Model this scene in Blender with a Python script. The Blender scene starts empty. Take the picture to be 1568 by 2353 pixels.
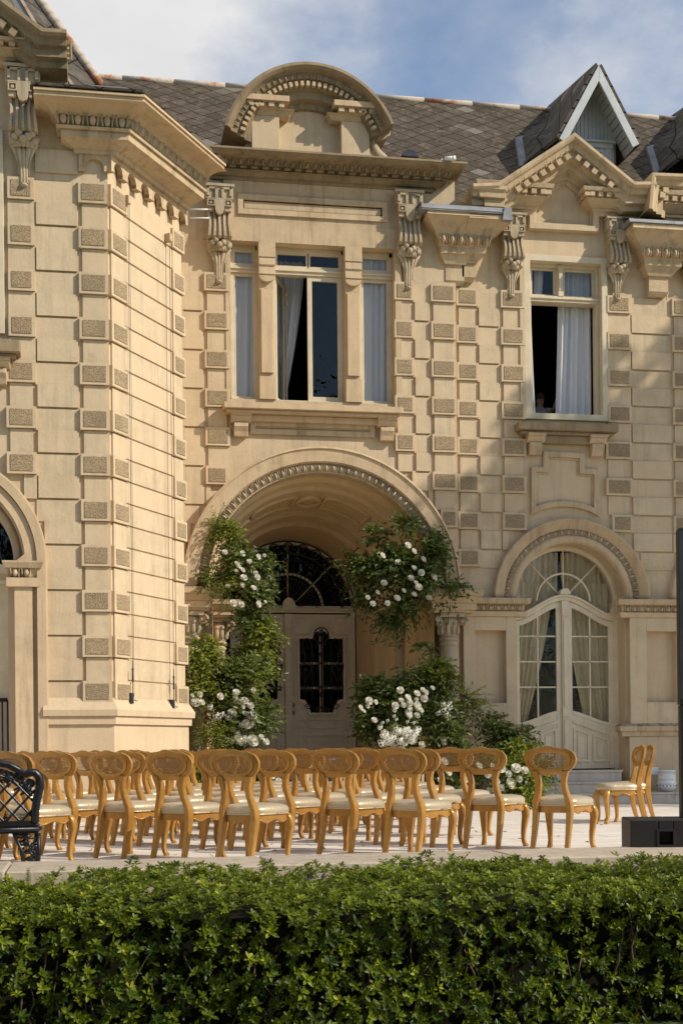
import bpy, bmesh, math, random
import numpy as np
from math import sin, cos, pi, sqrt, radians, atan2
from mathutils import Vector, Matrix
random.seed(7); rng = np.random.default_rng(11)
C = bpy.context.scene.collection

# ------------------------------------------------------------------ camera model (photo measured on a 1568 x 2352 grid)
FPX, U0, V0, ROLL, PSI, HC = 3200.0, 784.0, 1716.0, 0.0096, radians(10.2), 0.955
FW = (sin(PSI), cos(PSI)); RT = (cos(PSI), -sin(PSI))
def ray(u, v):
    x = (u-U0)/FPX; y = (V0-v)/FPX
    h = x*cos(ROLL)+y*sin(ROLL); z = -x*sin(ROLL)+y*cos(ROLL)
    return (FW[0]+h*RT[0], FW[1]+h*RT[1], z)
def at(u, v, Y):
    r = ray(u, v); t = Y/r[1]
    return Vector((r[0]*t, Y, HC+r[2]*t))
def ground(u, d, z=0.0):
    """point at forward distance d in picture column u, standing at height z"""
    x = (u-U0)/FPX
    return Vector((d*(FW[0]+x*RT[0]), d*(FW[1]+x*RT[1]), z))

class Frame:
    """a vertical wall plane: a along it, o out of it, z up"""
    def __init__(s, ox, oy, ang):
        s.o = (ox, oy); s.x = (cos(ang), sin(ang)); s.n = (sin(ang), -cos(ang))
    def w(s, a, o, z):
        return (s.o[0]+a*s.x[0]+o*s.n[0], s.o[1]+a*s.x[1]+o*s.n[1], z)
    def p(s, u, v, o=0.0):
        r = ray(u, v)
        den = r[0]*s.n[0]+r[1]*s.n[1]
        t = (o + s.o[0]*s.n[0]+s.o[1]*s.n[1])/den
        x, y = r[0]*t-s.o[0], r[1]*t-s.o[1]
        return (x*s.x[0]+y*s.x[1], HC+r[2]*t)
    def A(s, u, v=1200, o=0.0): return s.p(u, v, o)[0]
    def Z(s, u, v, o=0.0): return s.p(u, v, o)[1]

WORLD = Frame(0, 0, 0)           # a = X, o = -Y

class MB:
    def __init__(s, f=WORLD):
        s.v = []; s.f = []; s.m = []; s.sm = []; s.fr = f
    def add(s, pts, faces, m=0, smooth=False):
        b = len(s.v)
        w = s.fr.w
        s.v += [w(*p) for p in pts]
        for fc in faces:
            s.f.append([b+i for i in fc]); s.m.append(m); s.sm.append(smooth)
    def box(s, a0, a1, o0, o1, z0, z1, m=0):
        if a1 <= a0 or z1 <= z0: return
        s.add([(a0,o0,z0),(a1,o0,z0),(a1,o1,z0),(a0,o1,z0),(a0,o0,z1),(a1,o0,z1),(a1,o1,z1),(a0,o1,z1)],
              [(0,1,2,3),(4,5,6,7),(0,1,5,4),(1,2,6,5),(2,3,7,6),(3,0,4,7)], m)
    def pbox(s, u0, v0, u1, v1, o0, o1, m=0):
        """box whose outer face fills the picture rectangle"""
        a0, z1 = s.fr.p(u0, v0, o1); a1, z0 = s.fr.p(u1, v1, o1)
        s.box(a0, a1, o0, o1, z0, z1, m)
        return a0, a1, z0, z1
    def frus(s, r0, r1, z0, z1, m=0):
        """frustum between plan rectangles r=(a0,a1,o0,o1)"""
        A = [(r0[0],r0[2],z0),(r0[1],r0[2],z0),(r0[1],r0[3],z0),(r0[0],r0[3],z0)]
        B = [(r1[0],r1[2],z1),(r1[1],r1[2],z1),(r1[1],r1[3],z1),(r1[0],r1[3],z1)]
        s.add(A+B, [(0,1,2,3),(4,5,6,7),(0,1,5,4),(1,2,6,5),(2,3,7,6),(3,0,4,7)], m)
    def prism(s, poly, o0, o1, m=0):
        n = len(poly)
        s.add([(a,o0,z) for a,z in poly]+[(a,o1,z) for a,z in poly],
              [tuple(range(n)), tuple(range(n,2*n))]+[(i,(i+1)%n,n+(i+1)%n,n+i) for i in range(n)], m)
    def ring(s, outer, inner, o0, o1, m=0):
        """flat frame between two outlines of equal vertex count"""
        n = len(outer)
        pts = [(a,o0,z) for a,z in outer]+[(a,o0,z) for a,z in inner]+[(a,o1,z) for a,z in outer]+[(a,o1,z) for a,z in inner]
        fc = []
        for i in range(n):
            j = (i+1)%n
            fc += [(i,j,n+j,n+i),(2*n+i,2*n+j,3*n+j,3*n+i),(i,j,2*n+j,2*n+i),(n+i,n+j,3*n+j,3*n+i)]
        s.add(pts, fc, m)
    def frame(s, a0, a1, z0, z1, t, o0, o1, m=0):
        s.ring([(a0,z0),(a1,z0),(a1,z1),(a0,z1)], [(a0+t,z0+t),(a1-t,z0+t),(a1-t,z1-t),(a0+t,z1-t)], o0, o1, m)
    def sweep(s, path, prof, m=0, smooth=False, close=False, caps=True):
        """carry profile [(o,n)] along path [(a,z)]; n is measured to the left of the path"""
        n = len(path); k = len(prof); pts = []
        for i in range(n):
            def un(p, q):
                d = (q[0]-p[0], q[1]-p[1]); L = math.hypot(*d) or 1
                return (-d[1]/L, d[0]/L)
            n0 = un(path[i-1], path[i]) if (i > 0 or close) else None
            n1 = un(path[i], path[(i+1)%n]) if (i < n-1 or close) else None
            if n0 is None: nx = n1
            elif n1 is None: nx = n0
            else:
                sx, sz = n0[0]+n1[0], n0[1]+n1[1]; L2 = sx*sx+sz*sz
                nx = (2*sx/L2, 2*sz/L2) if L2 > .15 else n1
            for o, q in prof: pts.append((path[i][0]+nx[0]*q, o, path[i][1]+nx[1]*q))
        fc = []
        for i in range(n if close else n-1):
            j = (i+1)%n
            for q in range(k-1): fc.append((i*k+q, i*k+q+1, j*k+q+1, j*k+q))
        if caps and not close: fc += [tuple(range(k)), tuple(range((n-1)*k, n*k))]
        s.add(pts, fc, m, smooth)
    def tube(s, pts, r, n=6, m=0, smooth=True, sq=None, caps=True):
        """tube through 3-D points; r scalar or list, sq=(wx,wy) multipliers for a flattened section"""
        P = [Vector(p) for p in pts]; N = len(P)
        R = r if isinstance(r, (list, tuple)) else [r]*N
        out = []; up = Vector((0,0,1)); last = None
        for i in range(N):
            t = (P[min(i+1,N-1)]-P[max(i-1,0)]).normalized()
            if last is None:
                ref = up if abs(t.z) < .9 else Vector((1,0,0))
                x = ref.cross(t).normalized()
            else:
                x = (last - t*last.dot(t)).normalized()
            last = x; y = t.cross(x)
            for q in range(n):
                an = 2*pi*q/n + (pi/4 if n == 4 else 0)
                out.append(tuple(P[i] + x*(cos(an)*R[i]*(sq[0] if sq else 1)) + y*(sin(an)*R[i]*(sq[1] if sq else 1))))
        fc = [(i*n+q, i*n+(q+1)%n, (i+1)*n+(q+1)%n, (i+1)*n+q) for i in range(N-1) for q in range(n)]
        if caps: fc += [tuple(range(n)), tuple(range((N-1)*n, N*n))]
        s.add(out, fc, m, smooth)
    def lathe(s, c, prof, n=20, m=0, a0=0, a1=2*pi, smooth=True):
        full = abs(a1-a0-2*pi) < 1e-4; k = len(prof); pts = []
        N = n if full else n+1
        for i in range(N):
            an = a0+(a1-a0)*i/n
            for r, z in prof: pts.append((c[0]+r*cos(an), c[1]+r*sin(an), z))
        fc = [(i*k+q, i*k+q+1, ((i+1)%N)*k+q+1, ((i+1)%N)*k+q) for i in range(n) for q in range(k-1)]
        if full:
            fc += [tuple(i*k for i in range(N)), tuple(i*k+k-1 for i in range(N))]
        s.add(pts, fc, m, smooth)
    def ball(s, c, r, nu=8, nv=6, m=0, smooth=True):
        rx, ry, rz = r if isinstance(r, (tuple, list)) else (r, r, r)
        pts = [(c[0], c[1], c[2]-rz)]
        for j in range(1, nv):
            ph = -pi/2+pi*j/nv
            for i in range(nu):
                th = 2*pi*i/nu
                pts.append((c[0]+rx*cos(ph)*cos(th), c[1]+ry*cos(ph)*sin(th), c[2]+rz*sin(ph)))
        pts.append((c[0], c[1], c[2]+rz)); L = len(pts)-1
        fc = [(0, 1+(i+1)%nu, 1+i) for i in range(nu)]
        for j in range(nv-2):
            for i in range(nu):
                p = 1+j*nu; fc.append((p+i, p+(i+1)%nu, p+nu+(i+1)%nu, p+nu+i))
        p = 1+(nv-2)*nu
        fc += [(p+i, p+(i+1)%nu, L) for i in range(nu)]
        s.add(pts, fc, m, smooth)
    def loft(s, rings, m=0, smooth=False, close=True, caps=True):
        """rings of world/local 3-D points with equal counts"""
        k = len(rings[0]); pts = [p for r in rings for p in r]
        fc = [(i*k+q, i*k+(q+1)%k, (i+1)*k+(q+1)%k, (i+1)*k+q) for i in range(len(rings)-1) for q in range(k if close else k-1)]
        if caps: fc += [tuple(range(k)), tuple(range((len(rings)-1)*k, len(rings)*k))]
        s.add(pts, fc, m, smooth)
    def build(s, name, mats, parent=None, bevel=0, recalc=True):
        me = bpy.data.meshes.new(name); me.from_pydata(s.v, [], s.f)
        me.polygons.foreach_set('material_index', s.m); me.polygons.foreach_set('use_smooth', s.sm)
        for mt in (mats if isinstance(mats, (list, tuple)) else [mats]): me.materials.append(mt)
        if recalc:
            bm = bmesh.new(); bm.from_mesh(me); bmesh.ops.recalc_face_normals(bm, faces=bm.faces); bm.to_mesh(me); bm.free()
        me.update()
        o = bpy.data.objects.new(name, me); C.objects.link(o)
        if parent is not None: own(o, parent)
        if bevel:
            md = o.modifiers.new('soft_edges', 'BEVEL'); md.width = bevel; md.segments = 1; md.limit_method = 'ANGLE'; md.angle_limit = radians(50)
        return o

def own(o, parent):
    o.parent = parent
    o.matrix_parent_inverse = world_of(parent).inverted()
def world_of(o):
    m = Matrix.LocRotScale(o.location, o.rotation_euler, o.scale)
    return m if o.parent is None else world_of(o.parent) @ o.matrix_parent_inverse @ m
def tag(o, label=None, cat=None, group=None, kind=None):
    if label: o['label'] = label
    if cat: o['category'] = cat
    if group: o['group'] = group
    if kind: o['kind'] = kind
    return o
def empty(name, loc, rz=0.0):
    o = bpy.data.objects.new(name, None); C.objects.link(o); o.location = loc; o.rotation_euler = (0,0,rz); o.empty_display_size = .1
    return o
KIDS = {}
def copy_tree(o, parent=None):
    c = o.copy(); C.objects.link(c)
    if parent is not None: c.parent = parent
    for ch in list(o.children): copy_tree(ch, c)
    return c

# ------------------------------------------------------------------ materials
def mat(name):
    m = bpy.data.materials.new(name); m.use_nodes = True
    nt = m.node_tree; nt.nodes.clear()
    out = nt.nodes.new('ShaderNodeOutputMaterial'); b = nt.nodes.new('ShaderNodeBsdfPrincipled')
    nt.links.new(b.outputs[0], out.inputs[0])
    return m, nt, b, out
class G:
    """tiny node-graph helper"""
    def __init__(s, nt): s.nt = nt
    def n(s, t, **kw):
        x = s.nt.nodes.new(t)
        for k, v in kw.items(): setattr(x, k, v)
        return x
    def l(s, a, b): s.nt.links.new(a, b)
    def val(s, x, sock):
        if hasattr(x, 'is_linked') or hasattr(x, 'links'): s.l(x, sock)
        else: sock.default_value = x
    def math(s, op, a, b=None, c=None, clamp=False):
        x = s.n('ShaderNodeMath', operation=op, use_clamp=clamp); s.val(a, x.inputs[0])
        if b is not None: s.val(b, x.inputs[1])
        if c is not None: s.val(c, x.inputs[2])
        return x.outputs[0]
    def pos(s, scale=(1,1,1)):
        g = s.n('ShaderNodeNewGeometry'); mp = s.n('ShaderNodeMapping'); mp.inputs['Scale'].default_value = scale
        s.l(g.outputs['Position'], mp.inputs[0]); return mp.outputs[0]
    def obj(s, scale=(1,1,1)):
        g = s.n('ShaderNodeTexCoord'); mp = s.n('ShaderNodeMapping'); mp.inputs['Scale'].default_value = scale
        s.l(g.outputs['Object'], mp.inputs[0]); return mp.outputs[0]
    def noise(s, vec, scale, detail=4, rough=.55):
        x = s.n('ShaderNodeTexNoise'); x.inputs['Scale'].default_value = scale; x.inputs['Detail'].default_value = detail
        x.inputs['Roughness'].default_value = rough; s.l(vec, x.inputs['Vector']); return x.outputs[0]
    def ramp(s, fac, stops):
        x = s.n('ShaderNodeValToRGB'); e = x.color_ramp.elements
        while len(e) < len(stops): e.new(.5)
        for q, (p, c) in zip(e, stops):
            q.position = p; q.color = (c, c, c, 1) if not isinstance(c, tuple) else (*c, 1)
        s.l(fac, x.inputs[0]); return x.outputs[0]
    def mix(s, fac, a, b, mode='MIX'):
        x = s.n('ShaderNodeMix', data_type='RGBA', blend_type=mode); s.val(fac, x.inputs[0])
        for q, i in ((a, 6), (b, 7)):
            if isinstance(q, tuple): x.inputs[i].default_value = (*q, 1)
            else: s.l(q, x.inputs[i])
        return x.outputs[2]
    def bump(s, h, strength, dist, nrm=None):
        x = s.n('ShaderNodeBump'); x.inputs['Strength'].default_value = strength; x.inputs['Distance'].default_value = dist
        s.l(h, x.inputs['Height'])
        if nrm is not None: s.l(nrm, x.inputs['Normal'])
        return x.outputs[0]

def stucco(name, base, dark, dirt=.5, ledge=.8, grain=.5, stain=(.10,.085,.06)):
    m, nt, b, out = mat(name); g = G(nt)
    p = g.pos(); big = g.noise(p, .55, 5, .6); mid = g.noise(p, 4.5, 6, .6)
    col = g.mix(g.ramp(big, [(.32,0.),(.68,1.)]), dark, base)
    col = g.mix(g.ramp(mid, [(.35,0.),(.75,1.)]), col, tuple(min(1, c*1.1) for c in base))
    stretch = g.noise(g.pos((5, 5, .45)), 1.6, 5, .65)
    col = g.mix(g.math('MULTIPLY', g.ramp(stretch, [(.50,0.),(.74,1.)]), dirt), col, tuple(c*.62 for c in dark))
    blot = g.noise(p, 1.9, 9, .72)
    col = g.mix(g.math('MULTIPLY', g.ramp(blot, [(.60,0.),(.74,1.)]), dirt*.6), col, stain)
    isl = g.n('ShaderNodeNewGeometry').outputs['Random Per Island']
    col = g.mix(g.math('MULTIPLY', isl, .55), col, g.mix(isl, tuple(c*.80 for c in dark), (base[0]*1.06, base[1]*1.0, base[2]*.98)))
    # lichen and soot that settles on ledges
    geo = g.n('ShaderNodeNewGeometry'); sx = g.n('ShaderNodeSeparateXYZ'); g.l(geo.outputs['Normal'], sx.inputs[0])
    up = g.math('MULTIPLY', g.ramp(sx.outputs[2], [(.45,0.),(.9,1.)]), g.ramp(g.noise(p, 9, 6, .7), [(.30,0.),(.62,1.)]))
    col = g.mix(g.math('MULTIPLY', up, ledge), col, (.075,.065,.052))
    g.l(col, b.inputs['Base Color']); b.inputs['Roughness'].default_value = .9
    b.inputs['Specular IOR Level'].default_value = .2
    h1 = g.noise(g.pos((1, 1, .35)), 90, 5, .7); h2 = g.noise(p, 22, 4, .6)
    g.l(g.bump(h1, grain*.55, .006, g.bump(h2, .28, .012)), b.inputs['Normal'])
    return m

M = {}
M['wall'] = stucco('ochre_stucco', (.595,.466,.302), (.495,.378,.238), .5, .6)
M['trim'] = stucco('carved_ochre_stone', (.57,.435,.275), (.43,.315,.185), .85, .95, .5)
M['weathered'] = stucco('weathered_grey_stone', (.33,.25,.15), (.18,.135,.08), .95, 1.0, .7, (.05,.042,.03))
M['carved'] = stucco('grey_carved_stone', (.50,.405,.275), (.33,.255,.16), .8, .8, .7, (.07,.055,.035))
def pebble():
    m, nt, b, out = mat('pebbledash'); g = G(nt); p = g.pos()
    v = g.n('ShaderNodeTexVoronoi'); v.inputs['Scale'].default_value = 60; g.l(p, v.inputs['Vector'])
    rn = g.n('ShaderNodeSeparateColor'); g.l(v.outputs['Color'], rn.inputs[0])
    col = g.mix(rn.outputs[0], (.29,.205,.115), (.44,.325,.19))
    col = g.mix(g.ramp(g.noise(p, 2.5, 5), [(.4,0.),(.75,.55)]), col, (.20,.155,.10))
    g.l(col, b.inputs['Base Color']); b.inputs['Roughness'].default_value = .95
    h = g.ramp(v.outputs['Distance'], [(0.,1.),(.55,0.)])
    g.l(g.bump(h, .8, .014), b.inputs['Normal'])
    return m
M['pebble'] = pebble()
def flat(name, col, rough=.6, spec=.4, metal=0., var=.12, scale=8, bump=.1):
    m, nt, b, out = mat(name); g = G(nt); p = g.obj()
    n1 = g.noise(p, scale, 5)
    c = g.mix(g.ramp(n1, [(.3,0.),(.7,1.)]), tuple(x*(1-var) for x in col), tuple(min(1,x*(1+var)) for x in col))
    g.l(c, b.inputs['Base Color']); b.inputs['Roughness'].default_value = rough; b.inputs['Metallic'].default_value = metal
    b.inputs['Specular IOR Level'].default_value = spec
    if bump: g.l(g.bump(g.noise(p, scale*9, 4), bump, .004), b.inputs['Normal'])
    return m
def painted_wood(name, col, chip=.3):
    m, nt, b, out = mat(name); g = G(nt); p = g.pos()
    c = g.mix(g.ramp(g.noise(p, 3.5, 6, .65), [(.35,0.),(.7,1.)]), tuple(x*.82 for x in col), col)
    streak = g.noise(g.pos((22,22,1.6)), 2.2, 5, .7)
    c = g.mix(g.math('MULTIPLY', g.ramp(streak, [(.58,0.),(.75,1.)]), chip), c, tuple(x*.45 for x in col))
    g.l(c, b.inputs['Base Color']); b.inputs['Roughness'].default_value = .55
    g.l(g.bump(g.noise(g.pos((60,60,5)), 2, 4), .18, .004), b.inputs['Normal'])
    return m
M['cream_paint'] = painted_wood('cream_window_paint', (.66,.55,.37), .35)
M['ivory_paint'] = painted_wood('ivory_door_paint', (.78,.66,.46), .3)
M['grey_paint'] = painted_wood('grey_blue_boards', (.54,.555,.545), .55)
M['iron'] = flat('wrought_iron', (.035,.035,.04), .5, .5, .3, .3)
M['black_iron'] = flat('black_cast_iron', (.012,.012,.014), .3, .6, .4, .3, 30, .25)
M['black_plastic'] = flat('black_speaker_cabinet', (.010,.008,.007), .55, .4, 0, .2, 60, .3)
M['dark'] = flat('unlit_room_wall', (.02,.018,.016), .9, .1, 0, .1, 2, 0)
M['zinc'] = flat('grey_zinc_sheet', (.24,.24,.24), .62, .4, .25, .25, 5, .15)
M['white_metal'] = flat('white_enamel', (.72,.72,.70), .4, .5, 0, .06, 10, .05)
M['brass'] = flat('brass', (.45,.32,.12), .35, .5, .9, .2)
M['marble'] = stucco('stained_step_marble', (.60,.54,.46), (.44,.385,.315), .9, .25, .3, (.16,.13,.09))
M['bark'] = flat('twig_bark', (.13,.09,.055), .9, .2, 0, .35, 30, .3)
M['core_shade'] = flat('hedge_core_shade', (.012,.011,.006), 1, .05, 0, .4, 25, 0)  # near-black colour, painted shade for the hedge's inner gaps

def ridge():
    m, nt, b, out = mat('ridge_tile_limewash'); g = G(nt); p = g.pos()
    c = g.mix(g.ramp(g.noise(p, 2.6, 7, .7), [(.52,0.),(.60,1.)]), (.46,.385,.30), (.36,.13,.055))
    c = g.mix(g.ramp(g.noise(p, 6, 6, .7), [(.55,0.),(.7,.7)]), c, (.25,.22,.18))
    g.l(c, b.inputs['Base Color']); b.inputs['Roughness'].default_value = .9; return m
M['ridge'] = ridge()
def slate(name, axis, w=.40, h=.21, tint=(.080,.060,.042)):
    m, nt, b, out = mat(name); g = G(nt)
    geo = g.n('ShaderNodeNewGeometry'); sp = g.n('ShaderNodeSeparateXYZ'); g.l(geo.outputs['Position'], sp.inputs[0])
    wob = g.math('MULTIPLY', g.math('SUBTRACT', g.noise(g.pos(), 2.3, 3), .5), .09)
    x = g.math('ADD', sp.outputs[axis], wob); z = g.math('ADD', sp.outputs[2], g.math('MULTIPLY', wob, .6))
    a = g.math('ADD', g.math('DIVIDE', x, w), g.math('DIVIDE', z, h)); bb = g.math('SUBTRACT', g.math('DIVIDE', x, w), g.math('DIVIDE', z, h))
    fa = g.math('FRACT', a); fb = g.math('SUBTRACT', 1.0, g.math('FRACT', bb))
    ida = g.math('FLOOR', a); idb = g.math('FLOOR', bb)
    cv = g.n('ShaderNodeCombineXYZ'); g.l(ida, cv.inputs[0]); g.l(idb, cv.inputs[1])
    wn = g.n('ShaderNodeTexWhiteNoise', noise_dimensions='2D'); g.l(cv.outputs[0], wn.inputs['Vector'])
    col = g.mix(wn.outputs['Value'], tuple(c*.80 for c in tint), tuple(c*1.15 for c in tint))
    col = g.mix(g.ramp(wn.outputs['Value'], [(.95,0.),(.98,.6)]), col, (.24,.215,.175))
    p = g.pos()
    col = g.mix(g.ramp(g.noise(p, 7, 8, .7), [(.5,0.),(.72,.75)]), col, (.20,.172,.13))
    col = g.mix(g.ramp(g.noise(p, 1.3, 6, .65), [(.5,0.),(.75,.7)]), col, (.065,.058,.05))
    edge = g.math('MINIMUM', fa, fb)
    gap = g.ramp(edge, [(.02,0.),(.06,1.)])
    col = g.mix(gap, (.018,.016,.014), col)
    g.l(col, b.inputs['Base Color']); b.inputs['Roughness'].default_value = .9; b.inputs['Specular IOR Level'].default_value = .12
    hh = g.math('MULTIPLY', g.math('SUBTRACT', 1.6, g.math('ADD', fa, fb)), gap)
    g.l(g.bump(g.noise(p, 30, 5, .7), .3, .01, g.bump(hh, .9, .03)), b.inputs['Normal'])
    return m
M['slate'] = slate('diamond_slate', 0)
M['slate_side'] = slate('lapped_slate', 1, .5, .42, (.085,.072,.058))
def glass():
    m, nt, b, out = mat('window_glass'); g = G(nt); nt.nodes.remove(b)
    t = g.n('ShaderNodeBsdfTransparent'); t.inputs[0].default_value = (.82,.84,.84,1)
    s = g.n('ShaderNodeBsdfGlossy'); s.inputs['Roughness'].default_value = .01
    n = g.bump(g.noise(g.pos(), 2.6, 3), .22, .05); g.l(n, s.inputs['Normal'])
    ge = g.n('ShaderNodeNewGeometry'); dt = g.n('ShaderNodeVectorMath', operation='DOT_PRODUCT'); g.l(ge.outputs['Normal'], dt.inputs[0]); g.l(ge.outputs['Incoming'], dt.inputs[1])
    c = g.math('SUBTRACT', 1.0, g.math('ABSOLUTE', dt.outputs['Value']))
    mx = g.n('ShaderNodeMixShader'); g.l(g.math('ADD', g.math('MULTIPLY', g.math('POWER', c, 5.0), .90), .042, clamp=True), mx.inputs[0])
    g.l(t.outputs[0], mx.inputs[1]); g.l(s.outputs[0], mx.inputs[2]); g.l(mx.outputs[0], out.inputs[0])
    return m
M['glass'] = glass()
def cloth(name, col, trans=.3):
    m, nt, b, out = mat(name); g = G(nt)
    b.inputs['Base Color'].default_value = (*col, 1); b.inputs['Roughness'].default_value = .85
    t = g.n('ShaderNodeBsdfTranslucent'); t.inputs[0].default_value = (*col, 1)
    mx = g.n('ShaderNodeMixShader'); mx.inputs[0].default_value = trans
    g.l(b.outputs[0], mx.inputs[1]); g.l(t.outputs[0], mx.inputs[2]); g.l(mx.outputs[0], out.inputs[0])
    g.l(g.bump(g.noise(g.pos((90,90,8)), 3, 3), .12, .004), b.inputs['Normal'])
    return m
M['white_cloth'] = cloth('white_curtain_cloth', (.86,.85,.86))
M['gold_cloth'] = cloth('gold_curtain_cloth', (.80,.645,.37), .2)
def leafmat(name, c0, c1, tip=None, gloss=.35, trans=.32, spec=.5, skew=1.0):
    m, nt, b, out = mat(name); g = G(nt)
    at_ = g.n('ShaderNodeAttribute'); at_.attribute_name = 'rnd'
    col = g.mix(g.math('POWER', at_.outputs['Fac'], skew), c0, c1)
    if tip: col = g.mix(g.ramp(at_.outputs['Fac'], [(.86,0.),(.96,1.)]), col, tip)
    g.l(col, b.inputs['Base Color']); b.inputs['Roughness'].default_value = gloss; b.inputs['Specular IOR Level'].default_value = spec
    t = g.n('ShaderNodeBsdfTranslucent'); g.l(g.mix(.5, col, (.30,.34,.02)), t.inputs[0])
    mx = g.n('ShaderNodeMixShader'); mx.inputs[0].default_value = trans
    g.l(b.outputs[0], mx.inputs[1]); g.l(t.outputs[0], mx.inputs[2]); g.l(mx.outputs[0], out.inputs[0])
    return m
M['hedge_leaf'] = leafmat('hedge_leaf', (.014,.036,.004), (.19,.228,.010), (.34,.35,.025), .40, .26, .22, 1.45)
M['garland_leaf'] = leafmat('garland_leaf', (.042,.070,.016), (.13,.17,.040), (.26,.29,.10), .42, .32, .35)
M['bright_leaf'] = leafmat('bright_leaf', (.12,.165,.018), (.27,.30,.04), None, .5, .42, .3)
M['tree_leaf'] = leafmat('tree_leaf', (.03,.055,.015), (.06,.09,.02), None, .5, .2)
def petal():
    m, nt, b, out = mat('white_petal'); g = G(nt)
    at_ = g.n('ShaderNodeTexCoord')
    c = g.mix(g.noise(g.obj(), 14, 3), (.80,.76,.62), (.86,.85,.80))
    g.l(c, b.inputs['Base Color']); b.inputs['Roughness'].default_value = .7
    b.inputs['Subsurface Weight'].default_value = 0
    t = g.n('ShaderNodeBsdfTranslucent'); g.l(c, t.inputs[0])
    mx = g.n('ShaderNodeMixShader'); mx.inputs[0].default_value = .25
    g.l(b.outputs[0], mx.inputs[1]); g.l(t.outputs[0], mx.inputs[2]); g.l(mx.outputs[0], out.inputs[0])
    return m
M['petal'] = petal()
def giltwood():
    m, nt, b, out = mat('antique_gilt_wood'); g = G(nt); p = g.obj()
    oi = g.n('ShaderNodeObjectInfo')
    c = g.mix(g.ramp(g.noise(p, 5, 6, .65), [(.3,0.),(.7,1.)]), (.40,.19,.032), (.59,.305,.070))
    grain = g.noise(g.obj((30,30,2.2)), 2, 6, .7)
    c = g.mix(g.ramp(grain, [(.5,0.),(.78,.75)]), c, (.20,.095,.028))
    c = g.mix(g.math('MULTIPLY', oi.outputs['Random'], .30), c, (.24,.115,.03))
    g.l(c, b.inputs['Base Color']); b.inputs['Roughness'].default_value = .30; b.inputs['Metallic'].default_value = .35
    g.l(g.bump(grain, .15, .003), b.inputs['Normal'])
    return m
M['gilt'] = giltwood()
def satin():
    m, nt, b, out = mat('champagne_satin'); g = G(nt); p = g.obj()
    c = g.mix(g.noise(p, 6, 5), (.46,.36,.215), (.56,.45,.29))
    g.l(c, b.inputs['Base Color']); b.inputs['Roughness'].default_value = .34; b.inputs['Metallic'].default_value = .4
    b.inputs['Sheen Weight'].default_value = .2
    g.l(g.bump(g.noise(p, 7, 5), .45, .03), b.inputs['Normal'])
    return m
M['satin'] = satin()
def cane():
    m, nt, b, out = mat('woven_cane'); g = G(nt)
    tc = g.n('ShaderNodeTexCoord'); sp = g.n('ShaderNodeSeparateXYZ'); g.l(tc.outputs['Object'], sp.inputs[0])
    s = .0135
    fx = g.math('SUBTRACT', g.math('FRACT', g.math('DIVIDE', sp.outputs[0], s)), .5); fz = g.math('SUBTRACT', g.math('FRACT', g.math('DIVIDE', sp.outputs[2], s)), .5)
    r = g.math('SQRT', g.math('ADD', g.math('MULTIPLY', fx, fx), g.math('MULTIPLY', fz, fz)))
    hole = g.math('LESS_THAN', r, .345)
    b.inputs['Roughness'].default_value = .55
    g.l(g.mix(g.noise(g.obj(), 60, 3), (.22,.105,.028), (.40,.21,.06)), b.inputs['Base Color'])
    t = g.n('ShaderNodeBsdfTransparent'); mx = g.n('ShaderNodeMixShader')
    g.l(hole, mx.inputs[0]); g.l(b.outputs[0], mx.inputs[1]); g.l(t.outputs[0], mx.inputs[2]); g.l(mx.outputs[0], out.inputs[0])
    return m
M['cane'] = cane()
def paving():
    m, nt, b, out = mat('worn_terrace_flags'); g = G(nt); p = g.pos()
    br = g.n('ShaderNodeTexBrick'); g.l(p, br.inputs['Vector'])
    br.inputs['Scale'].default_value = 1.0; br.inputs['Brick Width'].default_value = 2.1; br.inputs['Row Height'].default_value = .36
    br.inputs['Mortar Size'].default_value = .008; br.inputs['Bias'].default_value = 0
    br.inputs['Color1'].default_value = (.72,.65,.565,1); br.inputs['Color2'].default_value = (.64,.57,.485,1); br.inputs['Mortar'].default_value = (.25,.21,.17,1)
    c = g.mix(g.ramp(g.noise(p, 3.2, 8, .7), [(.40,0.),(.72,.75)]), br.outputs['Color'], (.50,.43,.355))
    c = g.mix(g.ramp(g.noise(g.pos((1,9,1)), 2.2, 7, .7), [(.52,0.),(.75,.7)]), c, (.74,.69,.62))
    g.l(c, b.inputs['Base Color']); b.inputs['Roughness'].default_value = .8
    g.l(g.bump(br.outputs['Fac'], -.5, .01, g.bump(g.noise(p, 40, 6, .7), .3, .01)), b.inputs['Normal'])
    return m
M['paving'] = paving()
M['vault'] = stucco('vault_plaster', (.70,.525,.31), (.62,.45,.26), .4, .3)
M['kerb'] = stucco('mossy_kerb_stone', (.50,.42,.32), (.38,.31,.225), .9, .35, .9)
def lawn():
    m, nt, b, out = mat('lawn'); g = G(nt); p = g.pos()
    g.l(g.mix(g.noise(p, 3, 8, .7), (.03,.055,.012), (.075,.11,.025)), b.inputs['Base Color']); b.inputs['Roughness'].default_value = 1
    return m
M['lawn'] = lawn()
M['skin'] = flat('skin', (.42,.25,.17), .6, .3, 0, .08, 20, 0)
M['hair'] = flat('brown_hair', (.06,.035,.02), .6, .3, 0, .3, 60, .2)
M['shirt'] = flat('pale_shirt', (.34,.33,.33), .9, .2, 0, .08, 20, .1)
M['trousers'] = flat('dark_trousers', (.04,.045,.06), .9, .2, 0, .1, 20, .1)
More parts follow.
